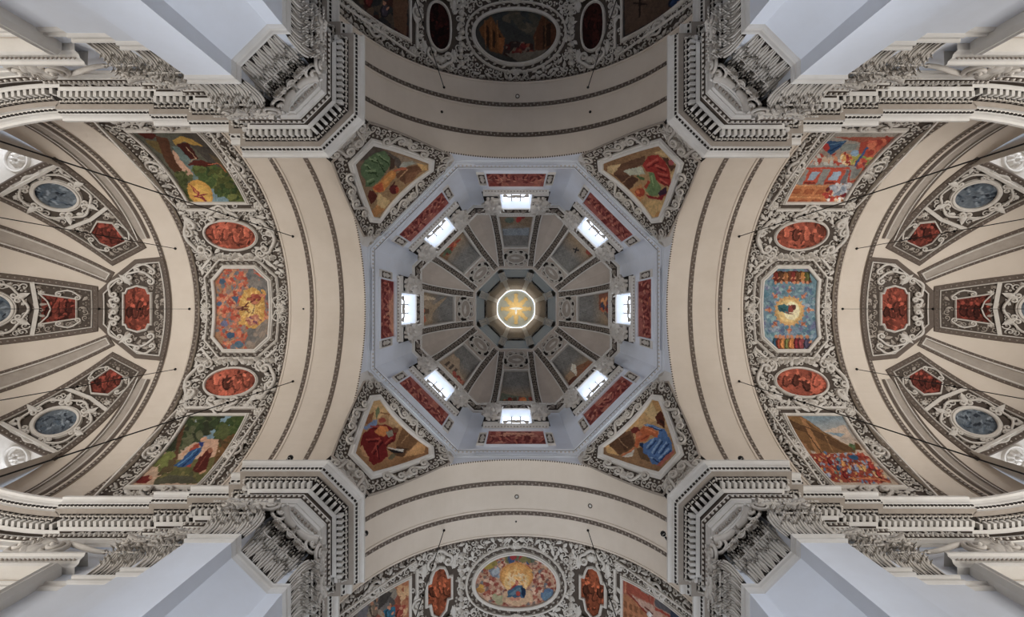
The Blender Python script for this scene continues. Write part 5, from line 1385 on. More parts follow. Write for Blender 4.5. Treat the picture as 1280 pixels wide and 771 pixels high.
        for e in (-1, 1):
            for (a, b, r, sd) in [((e * 1.0, 8.55), (e * 1.25, 9.5), .2, -e), ((e * .3, 10.05), (e * .95, 9.85), .18, e), ((e * .3, 8.4), (e * .85, 8.55), .18, -e)]:
                m2 = MB(); cscroll(m2, a, b, r, sd, .08, w=.12); m2.build('scroll', 'stucco', cart0, ds)
        m2 = MB(); leaf(m2, (-.5, 9.25), 0, 1.0, .35, .1, .08); m2.build('relief_leaf', 'stucco', cart0, ds)
        m2 = MB(); shell(m2, (0, 8.45), -PI / 2, .34, 7, .15); m2.build('shell', 'stucco', cart0, ds)
        cart0['label'] = 'grey oval stucco cartouche above the dome fresco at ' + clock(0)
    else: dup(cart0, 'grey oval stucco cartouche above the dome fresco at ' + clock(k), k * PI / 4)
    sg_.build('strip_ground', 'ground', dome, ds, smooth=False)
    fil.build('rib_fillets', 'stone', dome, ds, smooth=False, kind='stuff')
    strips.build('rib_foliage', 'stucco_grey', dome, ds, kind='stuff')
    m2 = MB(); beads(m2, np.array([(-3.8, .35), (3.8, .35)]), .26, .09, w=.02); m2.build('springing_beads', 'stucco', dome, ds, kind='stuff')

# ------------------------------------------------------------------ lantern
LR = np.array([r for r, z in LZ]); LZZ = np.array([z for r, z in LZ])
class LanFace:
    """v = height; face of the lantern at ang; corner=True follows the arris"""
    def __init__(self, ang, corner=False): self.a, self.k = ang, (1 / math.cos(PI / 8) if corner else 1.0)
    def __call__(self, P):
        n, l = np.array([math.cos(self.a), math.sin(self.a)]), np.array([-math.sin(self.a), math.cos(self.a)])
        R = np.interp(P[:, 1], LZZ, LR) * self.k
        return np.column_stack([(R - P[:, 2])[:, None] * n + P[:, :1] * l, P[:, 1]])
for k in range(8):
    lf = LanFace(k * PI / 4); lc = LanFace((k + .5) * PI / 4, True)
    zz = np.linspace(54.25, 60.6, 5); hw = np.interp(zz, LZZ, LR) * T8 * .80
    w_ = thing('window_%d' % (k + 9), 'dusky lantern window at %s' % clock(k), 'window', lf(np.array([[0, 54.25, 0]]))[0]); w_['kind'] = 'structure'
    G = np.zeros((5, 2, 3)); G[:, 0, 0] = -hw; G[:, 1, 0] = hw; G[:, :, 1] = zz[:, None]; G[:, :, 2] = .04
    MB().grid(G).build('pane', 'lantern_glass', w_, lf, smooth=False)
    # arched head with shell
    a = np.linspace(0, PI, 13); m2 = MB(); m2.tube(np.stack([1.15 * np.cos(a), 60.6 + 1.3 * np.sin(a), .1 + 0 * a], 1), .13, 5); m2.build('arched_head', 'stucco_grey', w_, lf)
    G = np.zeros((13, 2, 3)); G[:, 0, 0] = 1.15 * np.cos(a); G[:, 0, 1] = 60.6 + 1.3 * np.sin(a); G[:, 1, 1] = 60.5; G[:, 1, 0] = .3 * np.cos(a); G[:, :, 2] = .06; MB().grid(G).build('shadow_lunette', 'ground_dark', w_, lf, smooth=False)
    m2 = MB(); shell(m2, (0, 60.75), PI / 2, .85, 7, .2, 2.6, .08); m2.build('shell', 'stucco_grey', w_, lf)
    # bracket on the arris
    b = thing('lantern_bracket', 'fluted grey bracket on the lantern arris just after %s' % clock(k), 'bracket', lc(np.array([[0, 54.2, 0]]))[0], group='fluted brackets round the lantern')
    for (z0, z1, w0, w1, dp, nm) in [(54.2, 60.4, .46, .40, .5, 'lower_shaft'), (60.4, 67.4, .34, .28, .42, 'upper_shaft')]:
        zz = np.linspace(z0, z1, 6); ww = np.linspace(w0, w1, 6); G = np.zeros((6, 4, 3))
        for j, (x, y) in enumerate([(-1, -.2), (-1, dp), (1, dp), (1, -.2)]): G[:, j, 0] = x * ww; G[:, j, 1] = zz; G[:, j, 2] = y
        MB().grid(G).build(nm, 'stone', b, lc, smooth=False)
    for x in (-.24, 0, .24):
        m2 = MB(); m2.tube(np.array([(x, z, .5) for z in np.linspace(54.5, 60.0, 5)]), .07, 5); m2.build('flute', 'stone', b, lc)
    m2 = MB(); m2.box((0, 60.4, .2), .5, .22, .42); m2.build('capital_block', 'stone', b, lc, smooth=False)
# star ceiling
star = thing('gilded_star', 'gilded eight-rayed star with white dove on the lantern ceiling', 'star relief', (0, 0, 68.2))
n = 32; a = np.arange(n) * 2 * PI / n
def flat_ring(r0, r1, z0, z1): 
    return MB().grid(np.stack([np.stack([r0 * np.cos(a), r0 * np.sin(a), z0 + 0 * a], -1), np.stack([r1 * np.cos(a), r1 * np.sin(a), z1 + 0 * a], -1)]), cv=True)
flat_ring(.01, 2.78, 68.25, 68.25).build('star_panel', 'panel', star, smooth=False)
for k in range(8):
    for (L, wd, off, h, nm) in [(2.35, .30, 0, .12, 'long_ray'), (1.75, .14, .22, .08, 'short_ray'), (1.75, .14, -.22, .08, 'short_ray'), (1.35, .12, PI / 8, .07, 'short_ray')]:
        an = k * PI / 4 + off; d = np.array([math.cos(an), math.sin(an)]); q = np.array([-d[1], d[0]])
        prof = [(.15, .5), (.8, .75), (1.5, .9), (L - .35, .8), (L, 1.25)] if nm == 'long_ray' else [(.15, .5), (.7, 1), (L, .15)]
        G = np.zeros((len(prof), 3, 3))
        for j, (r, ww) in enumerate(prof):
            for m_, e in enumerate((-1, 0, 1)):
                rr = r + (0.0 if e == 0 or j < len(prof) - 1 else -.18)
                G[j, m_, :2] = d * rr + q * e * wd * ww; G[j, m_, 2] = 68.22 - (h if e == 0 else .02)
        MB().grid(G).build(nm, 'gold', star, smooth=False)
m2 = MB()
m2.merge(MB().dome((0, 0, 0), .17, .42, .2, 8, 2), lambda v: v * [1, 1, -1] + [0, .08, 68.12])
m2.build('dove_body', 'dove', star)
for e in (-1, 1):
    m2 = MB(); leaf(m2, (0, 0), 0 if e > 0 else PI, 1.05, .34, .1, .0); m2.build('dove_wing', 'dove', star, lambda v: v * [1, 1, -1] + [0, -.05, 68.1])
m2 = MB(); leaf(m2, (0, 0), PI / 2, .55, .3, .06, .0); m2.build('dove_tail', 'dove', star, lambda v: v * [1, 1, -1] + [0, .35, 68.12])
sc = 2.86 + .07 * np.abs(np.sin(a * 4 * 1.0))
m2 = MB().tube(np.stack([sc * np.cos(a), sc * np.sin(a), 68.05 + 0 * a], 1), .07, 6, closed=True)
rw = m2.build('window_17', 'ring_glass'); struct(rw, 'thin bright ring of daylight round the gilded star', 'window')
# ------------------------------------------------------------------ capitals of the crossing piers and pilasters
class Plane:
    def __init__(self, o, l, n): self.o, self.l, self.n = np.array(o, float), np.array(l, float), np.array(n, float)
    def __call__(self, P):
        xy = self.o + P[:, :1] * self.l + P[:, 2:3] * self.n
        return np.column_stack([xy, P[:, 1]])
def acanthus(u0, z0, h, wid, proj, lean=0.0):
    """one leaf: seven pointed lobes fanning from the foot and curling out and over at their tips"""
    mb = MB(); b = np.linspace(0, 1, 9)
    for j in range(-2, 3):
        f = 1 - .07 * abs(j) ** 1.3
        u = u0 + j * wid * .225 * (.6 + .5 * np.sin(b * 1.9))
        z = z0 + h * f * (1.22 * b - .55 * b ** 4)
        w = .04 + proj * f * (.12 * b + .88 * b ** 3) - .04 * abs(j)
        mb.tube(np.stack([u, z, w], 1), wid * .115 * np.array([.6, .85, 1, 1.05, 1.1, 1.1, 1.1, .95, .35]), 5, flat=.7)
    return mb
def capital(pm, label, hb, ht, wt, z0=15.5, z1=17.78, base=(0, 0)):
    """leafy composite capital: two rows of acanthus, egg band, corner volutes, hollow-sided abacus"""
    t = thing('pilaster_capital', label, 'capital', pm(np.array([[0, z0, 0]]))[0], group='leafy capitals of the crossing')
    H = z1 - z0
    zz = np.linspace(z0, z1, 8); k = (zz - z0) / H
    G = np.zeros((8, 4, 3)); hw = hb + (ht - hb) * k ** 2; w = .02 + (wt - .3) * k ** 2.2
    for j, (x, y) in enumerate([(-1, 0), (-1, 1), (1, 1), (1, 0)]): G[:, j, 0] = x * hw; G[:, j, 1] = zz; G[:, j, 2] = np.where(y, w, -.1)
    MB().grid(G).build('bell', 'ground_dark', t, pm, smooth=False)  # bell coloured dark to paint the shade between the leaves
    n1 = 3 if hb > .75 else 3
    for i in range(n1):
        u = (-1 + 2 * (i + .5) / n1) * hb
        acanthus(u, z0 + .02, H * .45, 2 * hb / n1 * .82, .36 + wt * .2).build('acanthus_leaf', 'stucco', t, pm)
    for i in range(n1 + 1):
        u = (-1 + 2 * i / n1) * hb
        acanthus(u * .94, z0 + .1, H * .74, 2 * hb / n1 * .8, .46 + wt * .42).build('acanthus_leaf', 'stucco', t, pm)
    for i in range(n1 + 1):
        u = (-1 + 2 * i / n1) * hb * .94; wp = .44 + wt * .40; zp = z0 + .1 + H * .58
        m2 = MB(); shell(m2, (0, 0), PI, .3, 6, .1, 2.9); m2.build('leaf_fan', 'stucco', t, lambda v, u=u, wp=wp, zp=zp: pm(np.column_stack([u + v[:, 1], zp + v[:, 0] * .75 - v[:, 2] * .5, wp - v[:, 0] * .45 + v[:, 2]])))
    for i in range(n1):
        u = (-1 + 2 * (i + .5) / n1) * hb; wp = 0.34 + wt * .18; zp = z0 + H * .36
        m2 = MB(); shell(m2, (0, 0), PI, .26, 6, .1, 2.9); m2.build('leaf_fan', 'stucco', t, lambda v, u=u, wp=wp, zp=zp: pm(np.column_stack([u + v[:, 1], zp + v[:, 0] * .75 - v[:, 2] * .5, wp - v[:, 0] * .45 + v[:, 2]])))
    # egg band
    ze = z1 - .52
    ne = 3 if hb > .7 else 2
    for i in range(ne):
        u = (i - (ne - 1) / 2) * .40
        m2 = MB(); m2.dome((u, ze, wt * .52), .13, .17, .2, 8, 3); eg_ = m2.build('egg', 'stucco', t, pm)
        a = np.linspace(-.3, PI + .3, 12); m2 = MB(); m2.tube(np.stack([u + .17 * np.cos(a), ze - .2 * np.sin(a), wt * .55 + .1 + 0 * a], 1), .035, 5); sub(m2.build('egg_shell_rim', 'stucco', t, pm), eg_)
    m2 = MB(); beads(m2, np.array([(-hb * .7, ze - .32), (hb * .7, ze - .32)]), .1, .04, w=wt * .5); m2.build('pearl_string', 'stucco', t, pm, kind='stuff')
    # volutes with horn-like bands
    for e in (-1, 1):
        c = (e * (ht - .06), z1 - .45)
        p = spiral_path(c, .3, 2.1, PI / 2, -e, w0=wt * .78, w1=wt * 1.0 + .1)
        m2 = MB(); m2.tube(p, np.linspace(.075, .04, len(p)), 6); vo_ = m2.build('volute', 'stucco', t, pm); m2 = MB().dome((c[0], c[1], wt + .02), .08, .08, .1); sub(m2.build('volute_eye', 'stucco', t, pm), vo_)
        m2 = MB(); G = np.zeros((9, 6, 3)); x = np.linspace(0, 1, 9)
        cu = e * (.12 + (ht - .1) * x); cw = wt * .8 + (wt * .3 + .05) * x ** 2; cz = z1 - .25 - .05 * np.sin(PI * x); r = .12 + .06 * x
        m2.tube(np.stack([cu, cz, cw], 1), r, 7); sub(m2.build('volute_band', 'stucco', t, pm), vo_)
        m2 = MB(); shell(m2, (0, 0), 0, .34, 7, .14); m2.build('shell_leaf', 'stucco', t, lambda v, e=e: pm(np.column_stack([e * (ht - .35) + v[:, 1] * .9, z1 - .72 - v[:, 0] * .8, wt * .75 + v[:, 2]])))
    m2 = MB(); rosette(m2, (0, z1 - .14), .2, 6, .16, wt * .55); m2.build('flower', 'stucco', t, pm)
    m2 = MB(); leaf(m2, (-.25, z1 - .2), PI * .9, .5, .3, .15, wt * .55); leaf(m2, (.25, z1 - .2), PI * .1, .5, .3, .15, wt * .55); m2.build('flower_leaf', 'stucco', t, pm, kind='stuff')
    # abacus
    x = np.linspace(-1, 1, 13); front = wt * .84 + (wt * .26) * np.abs(x) ** 2
    for (za, zb, gr, nm, mt) in [(z1 - .13, z1 - .06, 0, 'abacus', 'stone'), (z1 - .06, z1 + .02, .06, 'abacus_lip', 'stone')]:
        G = np.zeros((13, 4, 3)); G[:, :, 0] = (x * (ht + gr))[:, None]
        G[:, 0, 1] = za; G[:, 0, 2] = -.1; G[:, 1, 1] = za; G[:, 1, 2] = front + gr; G[:, 2, 1] = zb; G[:, 2, 2] = front + gr + .03; G[:, 3, 1] = zb; G[:, 3, 2] = -.1
        MB().grid(G).build(nm, mt, t, pm, smooth=False)
    m2 = MB(); beads(m2, np.array([(-ht * .8, 0), (ht * .8, 0)]), .17, .07); m2.build('leaf_row', 'stucco_grey', t, lambda v: pm(np.column_stack([v[:, 0], z1 + .02 - v[:, 2], wt * 1.12 + v[:, 1]])), kind='stuff')
    return t
FACE_TXT = {'h': 'facing across the arm', 'v': 'x'}
ROOM = {1: ('orange glory', 'dark'), 2: ('blue glory', 'dark'), 3: ('blue glory', 'golden oval'), 4: ('orange glory', 'golden oval')}
for i, (sx, sy) in CORN.items():
    h_, v_ = ROOM[i]
    n = np.array([-sx, -sy]) / math.sqrt(2); l = np.array([-sy, sx]) / math.sqrt(2)
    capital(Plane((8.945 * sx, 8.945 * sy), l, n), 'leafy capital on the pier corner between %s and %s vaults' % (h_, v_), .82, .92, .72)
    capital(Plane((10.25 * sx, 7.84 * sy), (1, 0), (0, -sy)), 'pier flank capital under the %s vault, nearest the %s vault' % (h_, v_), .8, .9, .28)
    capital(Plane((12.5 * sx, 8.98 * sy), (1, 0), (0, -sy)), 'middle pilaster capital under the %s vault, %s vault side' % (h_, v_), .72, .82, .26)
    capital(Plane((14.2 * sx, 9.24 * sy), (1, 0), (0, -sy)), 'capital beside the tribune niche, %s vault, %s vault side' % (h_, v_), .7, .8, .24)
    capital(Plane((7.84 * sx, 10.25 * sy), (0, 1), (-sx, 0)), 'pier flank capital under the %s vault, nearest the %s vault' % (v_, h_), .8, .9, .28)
    # tribune with scrolled gable on the wall of the sideways arm
    pm = Plane((17.4 * sx, 9.45 * sy), (sx, 0), (0, -sy))
    t = thing('tribune_niche', 'framed tribune niche with scrolled gable, %s vault, %s vault side' % (h_, v_), 'niche', pm(np.array([[0, 5.0, 0]]))[0], group='tribune niches of the side arms')
    MB().grid(np.array([[[-1.0, 5, .02], [2.4, 5, .02]], [[-1.0, 15.7, .02], [2.4, 15.7, .02]]], float)).build('recess_back', 'plaster', t, pm, smooth=False)
    sweep(np.array([(2.4, 5.0), (2.4, 15.7), (-1.0, 15.7), (-1.0, 5.0)]), [(0, .02), (0, .5), (-.1, .56), (-.16, .5), (-.22, .5), (-.3, .3), (-.3, 0)]).build('frame', 'stone', t, pm, smooth=False)
    m2 = MB(); sweep(np.array([(-1.7, 16.3), (2.4, 16.3)]), [(-.25, 0), (-.25, .25), (-.1, .3), (-.05, .42), (.1, .46), (.14, .55), (.24, .55), (.26, 0)], mb=m2); m2.build('gable_ledge', 'stone', t, pm, smooth=False)
    m2 = MB(); beads(m2, np.array([(-1.6, 16.22), (2.3, 16.22)]), .16, .06, w=.42); beads(m2, np.array([(-1.2, 15.92), (2.3, 15.92)]), .16, .05, w=.32); m2.build('ledge_beads', 'stucco_grey', t, pm, kind='stuff')
    for (c, e) in [((.15, 17.1), 1), ((1.35, 17.1), -1)]:
        p = spiral_path(c, .42, 2.2, PI / 2, e, w0=.35, w1=.55)
        m2 = MB(); m2.tube(p, np.linspace(.11, .06, len(p)), 6); m2.dome((c[0], c[1], .5), .12, .12, .14); m2.build('gable_volute', 'stucco', t, pm)
        x = np.linspace(0, 1, 10); q = np.stack([c[0] - e * 2.0 * x, c[1] + .42 - .45 * (1 - np.cos(PI * x)) / 2 + .0 * x, .35 - .1 * x], 1)
        if e > 0: m2 = MB(); m2.tube(q, np.linspace(.12, .09, 10), 6); m2.build('gable_sweep', 'stucco', t, pm)
    m2 = MB(); shell(m2, (.75, 16.9), PI / 2, .75, 7, .3, 1.6, .3); m2.build('shell_crest', 'stucco', t, pm)
    for aa in (.9, 2.2, 1.57): 
        m2 = MB(); leaf(m2, (.75, 16.6), aa, .9, .35, .3, .35); m2.build('acanthus_leaf', 'stucco', t, pm)

# ------------------------------------------------------------------ conches of the side arms
class Web:
    """flat ceiling of a window recess in a conch: u sideways, v = distance from the conch's axis, w downwards"""
    def __init__(self, arm, b0): self.arm, self.b = arm, math.radians(b0)
    def __call__(self, P):
        c, s = math.cos(self.b), math.sin(self.b)
        return to_world(self.arm, CS + P[:, 1] * c - P[:, 0] * s, P[:, 1] * s + P[:, 0] * c, ZC + CR * math.cos(math.radians(63)) - P[:, 2])
def conch_panel(arm, b0, mid, tag_txt):
    cm = Conch(arm, b0, 45)
    c = CEIL[arm]
    hw0, hw1 = (1.3, 2.15) if mid else (1.08, 2.0)
    V_A, V_B, VD = -3.25, 3.05, -.35
    trap = np.array([(-hw0, V_A), (hw0, V_A), (hw1, V_B), (-hw1, V_B)])
    hwd = hw0 + (hw1 - hw0) * (VD - V_A) / (V_B - V_A)
    G = row_shape(trap, 14, 20); MB().grid(np.concatenate([G, np.full(G.shape[:2] + (1,), .02)], -1)).build('panel_ground', 'ground', c, cm)
    td = densify(trap, .6)
    sweep(td, [(-.0, .12), (.06, .16), (.06, .02)], closed=True).build('panel_fillet', 'stucco', c, cm, smooth=False)
    sweep(td, [(-.02, .10), (-.3, .07), (-.34, .0)], closed=True).build('panel_leaf_border', 'line', c, cm, smooth=False)
    m2 = MB(); beads(m2, densify(grow(trap, .16), .3), .17, .06, True, .08); beads(m2, densify(grow(trap, -.22), .3), .2, .06, True, .02); m2.build('panel_beads', 'stucco_grey', c, cm, kind='stuff')
    # hexagonal (or shaped) red fresco
    if mid: hexo = np.array([(-.62, -2.35), (.62, -2.35), (.9, -.75), (.5, -1.05), (0, -1.2), (-.5, -1.05), (-.9, -.75)])[::-1]
    else: hexo = np.array([(-.58, -2.55), (.45, -2.5), (.72, -1.95), (.6, -1.2), (-.2, -.85), (-.8, -1.3)])
    hexo = hexo * [1, 1]
    t = thing('conch_painting', ('small red %s fresco ' % ('notched' if mid else 'six-sided')) + tag_txt, 'painting', cm(np.array([[0, -1.6, 0]]))[0], group='small red frescoes of the conches')
    sh = Sheet(cm, 0, 0, 1, .85, 70)
    W = cm(np.column_stack([hexo, np.zeros(len(hexo))])); PX = W[:, :2] / W[:, 2:] * FPX + [CXP, CYP]; lo, hi = PX.min(0), PX.max(0)
    red_scene(sh, (lo[0], lo[1], hi[0], hi[1]), 400 + int(b0) + (7 if arm == 'left' else 0), (134, 56, 40))
    painting(t, hexo, sh, cm, 40, 40, w=.06)
    if not mid: ring_frame(t, hexo, cm, .35, .8)
    else: ring_frame(t, np.array([(-.9, -.75), (-.62, -2.35), (.62, -2.35), (.9, -.75), (.5, -1.05), (0, -1.2), (-.5, -1.05)]), cm, .35, .8)
    for e in (-1, 1):
        m2 = MB(); cscroll(m2, (e * .75, -2.45), (e * .95, -1.55), .17, -e, .06, w=.08); m2.build('scroll', 'stucco', t, cm)
        m2 = MB(); rosette(m2, (e * 1.0, -.75), .2, 6, .12); m2.build('rosette', 'stucco', t, cm)
    m2 = MB(); filler(m2, np.array([(-hw0 + .3, V_A + .3), (hw0 - .3, V_A + .3), (hwd - .25, VD - .1), (-hwd + .25, VD - .1)]), [grow(hexo, .22)], .34, .34, int(500 + b0)); m2.build('stucco_foliage', 'stucco_grey', t, cm, kind='stuff')
    m2 = MB(); sweep(np.array([(-hwd, VD), (0, VD - .2), (hwd, VD)]), [(-.1, 0), (-.1, .12), (.1, .12), (.1, 0)], mb=m2); m2.build('divider_bar', 'stucco', t, cm, smooth=False)
    # blue medallion
    mc = (0, 1.45)
    t = thing('medallion', 'slate-blue %s medallion fresco in white scrollwork ' % ('lobed' if mid else 'round') + tag_txt, 'medallion', cm(np.array([[0, 1.45, 0]]))[0], group='blue medallions of the conches')
    o = ellipse(0, mc[1], .92, .92, 32)
    sh = Sheet(cm, 0, 0, 1, .95, 90)
    rnd = random.Random(int(600 + b0 + (50 if arm == 'left' else 0)))
    sh.ops.append(('g', (116, 124, 132), (96, 106, 116), np.array([(0, .5), (0, 2.4)])))
    for j in range(44): sh.ops.append(('p', rnd.choice([(64, 74, 86), (126, 138, 148), (92, 106, 120), (152, 162, 170), (52, 58, 68)]), ellipse(rnd.uniform(-.8, .8), mc[1] + rnd.uniform(-.8, .8), rnd.uniform(.08, .26), rnd.uniform(.04, .09), 10, rnd.uniform(0, 3.1))))
    painting(t, o, sh, cm, 34, 34, w=.06)
    ring_frame(t, o, cm, 1.0, 1.1)
    for j in range(6):
        a0, a1 = j * PI / 3 + .12, j * PI / 3 + .9; r = 1.33
        m2 = MB(); cscroll(m2, (r * math.cos(a0), mc[1] + r * math.sin(a0)), (r * math.cos(a1), mc[1] + r * math.sin(a1)), .2, -1, .075, w=.12); m2.build('scroll', 'stucco', t, cm)
        m2 = MB(); leaf(m2, (1.25 * math.cos(a1 + .12), mc[1] + 1.25 * math.sin(a1 + .12)), a1 + .2, .75, .4, .25, .05); m2.build('acanthus_leaf', 'stucco', t, cm)
    m2 = MB(); filler(m2, np.array([(-hwd + .2, VD + .2), (hwd - .2, VD + .2), (hw1 - .3, V_B - .25), (-hw1 + .3, V_B - .25)]), [ellipse(0, mc[1], 1.45, 1.45, 24)], .36, .38, int(520 + b0)); m2.build('stucco_foliage', 'stucco', t, cm, kind='stuff')
    m2 = MB(); sweep(np.array([(-hw1 + .1, V_B - .15), (hw1 - .1, V_B - .15)]), [(-.08, 0), (-.08, .15), (.08, .15), (.08, 0)], mb=m2); m2.build('foot_bar', 'stucco', t, cm, smooth=False)
    # window recess: flat pale web with a rosette, running out to the window
    t = thing('stucco_rosette', 'white rosette over the window ' + tag_txt, 'rosette', Web(arm, b0)(np.array([[0, 9.35, 0]]))[0], group='rosettes above the conch windows')
    cw = Web(arm, b0)
    hw = 8.42 * math.sin(math.radians(13.5)); r0 = lambda u: np.sqrt(8.42 ** 2 - u ** 2)
    u = np.linspace(-hw, hw, 9)
    G = np.zeros((9, 2, 3)); G[:, :, 0] = u[:, None]; G[:, 0, 1] = r0(u) - .05; G[:, 1, 1] = 11.2; MB().grid(G).build('window_web', 'stucco', c, cw, smooth=False)
    for e in (-1, 1):
        G = np.zeros((2, 2, 3)); G[:, :, 0] = e * hw; G[:, 0, 1] = 7.9; G[:, 1, 1] = 11.2; G[1, :, 2] = 5.0; MB().grid(G).build('recess_jamb', 'stucco', c, cw, smooth=False)
    m2 = MB(); rosette(m2, (0, 9.4), .46, 8, .22, .02); fl_ = m2.build('flower', 'stucco', t, cw)
    m2 = MB(); m2.dome((0, 9.4, .2), .12, .12, .14, 8, 2); sub(m2.build('flower_heart', 'stucco', t, cw), fl_)
    m2 = MB(); sweep(ellipse(0, 9.4, .6, .6, 28), [(0, .0), (0, .12), (-.1, .14), (-.14, .0)], closed=True, mb=m2); m2.build('ring', 'stucco', t, cw)
    m2 = MB(); beads(m2, ellipse(0, 9.4, .8, .8, 40), .13, .05, True, .0); m2.build('bead_ring', 'stucco_grey', t, cw, kind='stuff')
    return cw
WN = 18
for arm in ('left', 'right'):
    nm = 'orange glory' if arm == 'left' else 'blue glory'
    for b0, sd in ((-62, 'dark vault side'), (0, 'middle of the conch'), (62, 'golden oval vault side')):
        conch_panel(arm, b0, b0 == 0, '(%s end, %s)' % (nm, sd))
        cw = Web(arm, b0)
        w_ = thing('window_%d' % WN, 'daylit conch window, %s end, %s' % (nm, sd), 'window', cw(np.array([[0, 11.1, 4.5]]))[0]); w_['kind'] = 'structure'; WN += 1
        hw = 8.42 * math.sin(math.radians(13.5)) - .1
        us = np.linspace(-hw, hw, 4); vs = np.linspace(.15, 4.4, 5)
        m2 = MB(); fm = lambda v: cw(np.column_stack([v[:, 0], 11.1 - v[:, 2], v[:, 1]]))
        sash = sweep(np.array([(-hw, .1), (hw, .1), (hw, 4.4), (-hw, 4.4)]), [(0, 0), (0, .2), (.12, .2), (.12, 0)], closed=True).build('sash', 'mullion', w_, fm, smooth=False)
        for a, b in zip(us[:-1], us[1:]):
            for z0, z1 in zip(vs[:-1], vs[1:]):
                sub(MB().grid(np.array([[[a, z0, .03], [b, z0, .03]], [[a, z1, .03], [b, z1, .03]]])).build('pane', 'glass_c', w_, fm, smooth=False), sash)
        for a in us[1:-1]: sub(MB().box((a, 2.25, .08), .05, 2.15, .05).build('mullion', 'mullion', w_, fm, smooth=False), sash)
        for z0 in vs[1:-1]: sub(MB().box((0, z0, .08), hw, .05, .05).build('glazing_bar', 'mullion', w_, fm, smooth=False), sash)
        MB().grid(np.array([[[-hw - .2, 7.8, 4.45], [hw + .2, 7.8, 4.45]], [[-hw - .2, 11.2, 4.4], [hw + .2, 11.2, 4.4]]])).build('sill', 'stone', w_, cw, smooth=False)
    # sunk channels between the panels and along the arch
    for b0, bt in ((-33, -31), (33, 31)):
        cm = Conch(arm, b0, 50); c = CEIL[arm]
        tr = np.array([(-.22, -4.5), (.22, -4.5), (.42, 3.6), (-.42, 3.6)])
        G = row_shape(tr, 3, 14); MB().grid(np.concatenate([G, np.full(G.shape[:2] + (1,), .015)], -1)).build('channel', 'stucco_grey', c, cm)
        sweep(densify(tr, .7), [(0, .01), (0, .12), (-.07, .12), (-.1, .05)], closed=True).build('channel_fillet', 'stucco', c, cm, smooth=False)
        sweep(densify(tr, .7), [(-.1, .06), (-.26, .05), (-.28, 0)], closed=True).build('channel_leaf_border', 'line', c, cm, smooth=False)
        m2 = MB(); beads(m2, densify(grow(tr, .18), .3), .16, .05, True, .04); m2.build('channel_beads', 'stucco_grey', c, cm, kind='stuff')
    # channels running up beside the arch
    for sd in (-1, 1):
        q = np.linspace(math.radians(29), math.radians(84), 30)
        def chan(off, w):
            bt = np.radians(90 - off / np.maximum(np.sin(q), .2))
            return to_world(arm, CS + (CR - w) * np.sin(q) * np.cos(bt), sd * (CR - w) * np.sin(q) * np.sin(bt), ZC + (CR - w) * np.cos(q))
        for a, b, w, m_ in ((1.4, 2.4, .06, 'line'), (2.4, 2.8, .12, 'stucco'), (2.8, 5.8, .02, 'stucco_grey'), (5.8, 6.2, .12, 'stucco'), (6.2, 7.4, .06, 'line')):
            MB().grid(np.stack([chan(a, w), chan(b, w)], 1)).build('arch_channel', m_, CEIL[arm], smooth=False)
    # arched red panel under the apex
    cm = Conch(arm, 0, 11)
    capo = np.array([(-3.4, -1.75), (3.4, -1.75), (3.15, -.2), (2.0, 1.1), (1.05, 1.95), (-1.05, 1.95), (-2.0, 1.1), (-3.15, -.2)])
    c = CEIL[arm]
    G = row_shape(capo, 16, 12); MB().grid(np.concatenate([G, np.full(G.shape[:2] + (1,), .02)], -1)).build('apex_ground', 'ground', c, cm)
    sweep(densify(capo, .5), [(0, .12), (.07, .16), (.07, .02)], closed=True).build('apex_fillet', 'stucco', c, cm, smooth=False)
    sweep(densify(capo, .5), [(-.02, .1), (-.28, .07), (-.32, 0)], closed=True).build('apex_leaf_border', 'line', c, cm, smooth=False)
    redo = np.array([(-1.0, -.75), (1.0, -.75), (1.0, -.6), (1.35, -.5), (1.5, 0), (1.3, .55), (1.0, .68), (1.0, .78), (-1.0, .78), (-1.0, .68), (-1.3, .55), (-1.5, 0), (-1.35, -.5), (-1.0, -.6)])
    t = thing('conch_painting', 'red round-ended fresco at the apex of the conch, %s end' % nm, 'painting', cm(np.array([[0, 0, 0]]))[0], group='red frescoes at the conch apexes')
    sh = Sheet(cm, 0, 0, 1, 1.0, 93)
    W = cm(np.column_stack([redo, np.zeros(len(redo))])); PX = W[:, :2] / W[:, 2:] * FPX + [CXP, CYP]; lo, hi = PX.min(0), PX.max(0)
    red_scene(sh, (lo[0], lo[1], hi[0], hi[1]), 430, (150, 66, 44))
    painting(t, redo, sh, cm, 60, 40, w=.06); ring_frame(t, redo, cm, .5, .9)
    for e in (-1, 1):
        for (a, b, r, s_) in [((e * 1.9, -.9), (e * 2.2, .35), .26, -e), ((e * 1.0, 1.35), (e * 1.9, .95), .22, e), ((e * 2.6, -1.1), (e * 2.75, -.2), .22, -e), ((e * .25, 1.35), (e * .6, 1.2), .16, e)]:
            m2 = MB(); cscroll(m2, a, b, r, s_, .09, w=.12); m2.build('scroll', 'stucco', t, cm)
        m2 = MB(); leaf(m2, (e * 1.7, .4), PI / 2 - e * .9, .9, .4, .2, .05); m2.build('acanthus_leaf', 'stucco', t, cm)
    m2 = MB(); shell(m2, (0, 1.1), PI / 2, .45, 7, .2); m2.build('shell', 'stucco', t, cm)
    m2 = MB(); filler(m2, capo * .94, [grow(redo, .3)], .36, .34, 560); m2.build('stucco_foliage', 'stucco_grey', t, cm, kind='stuff')

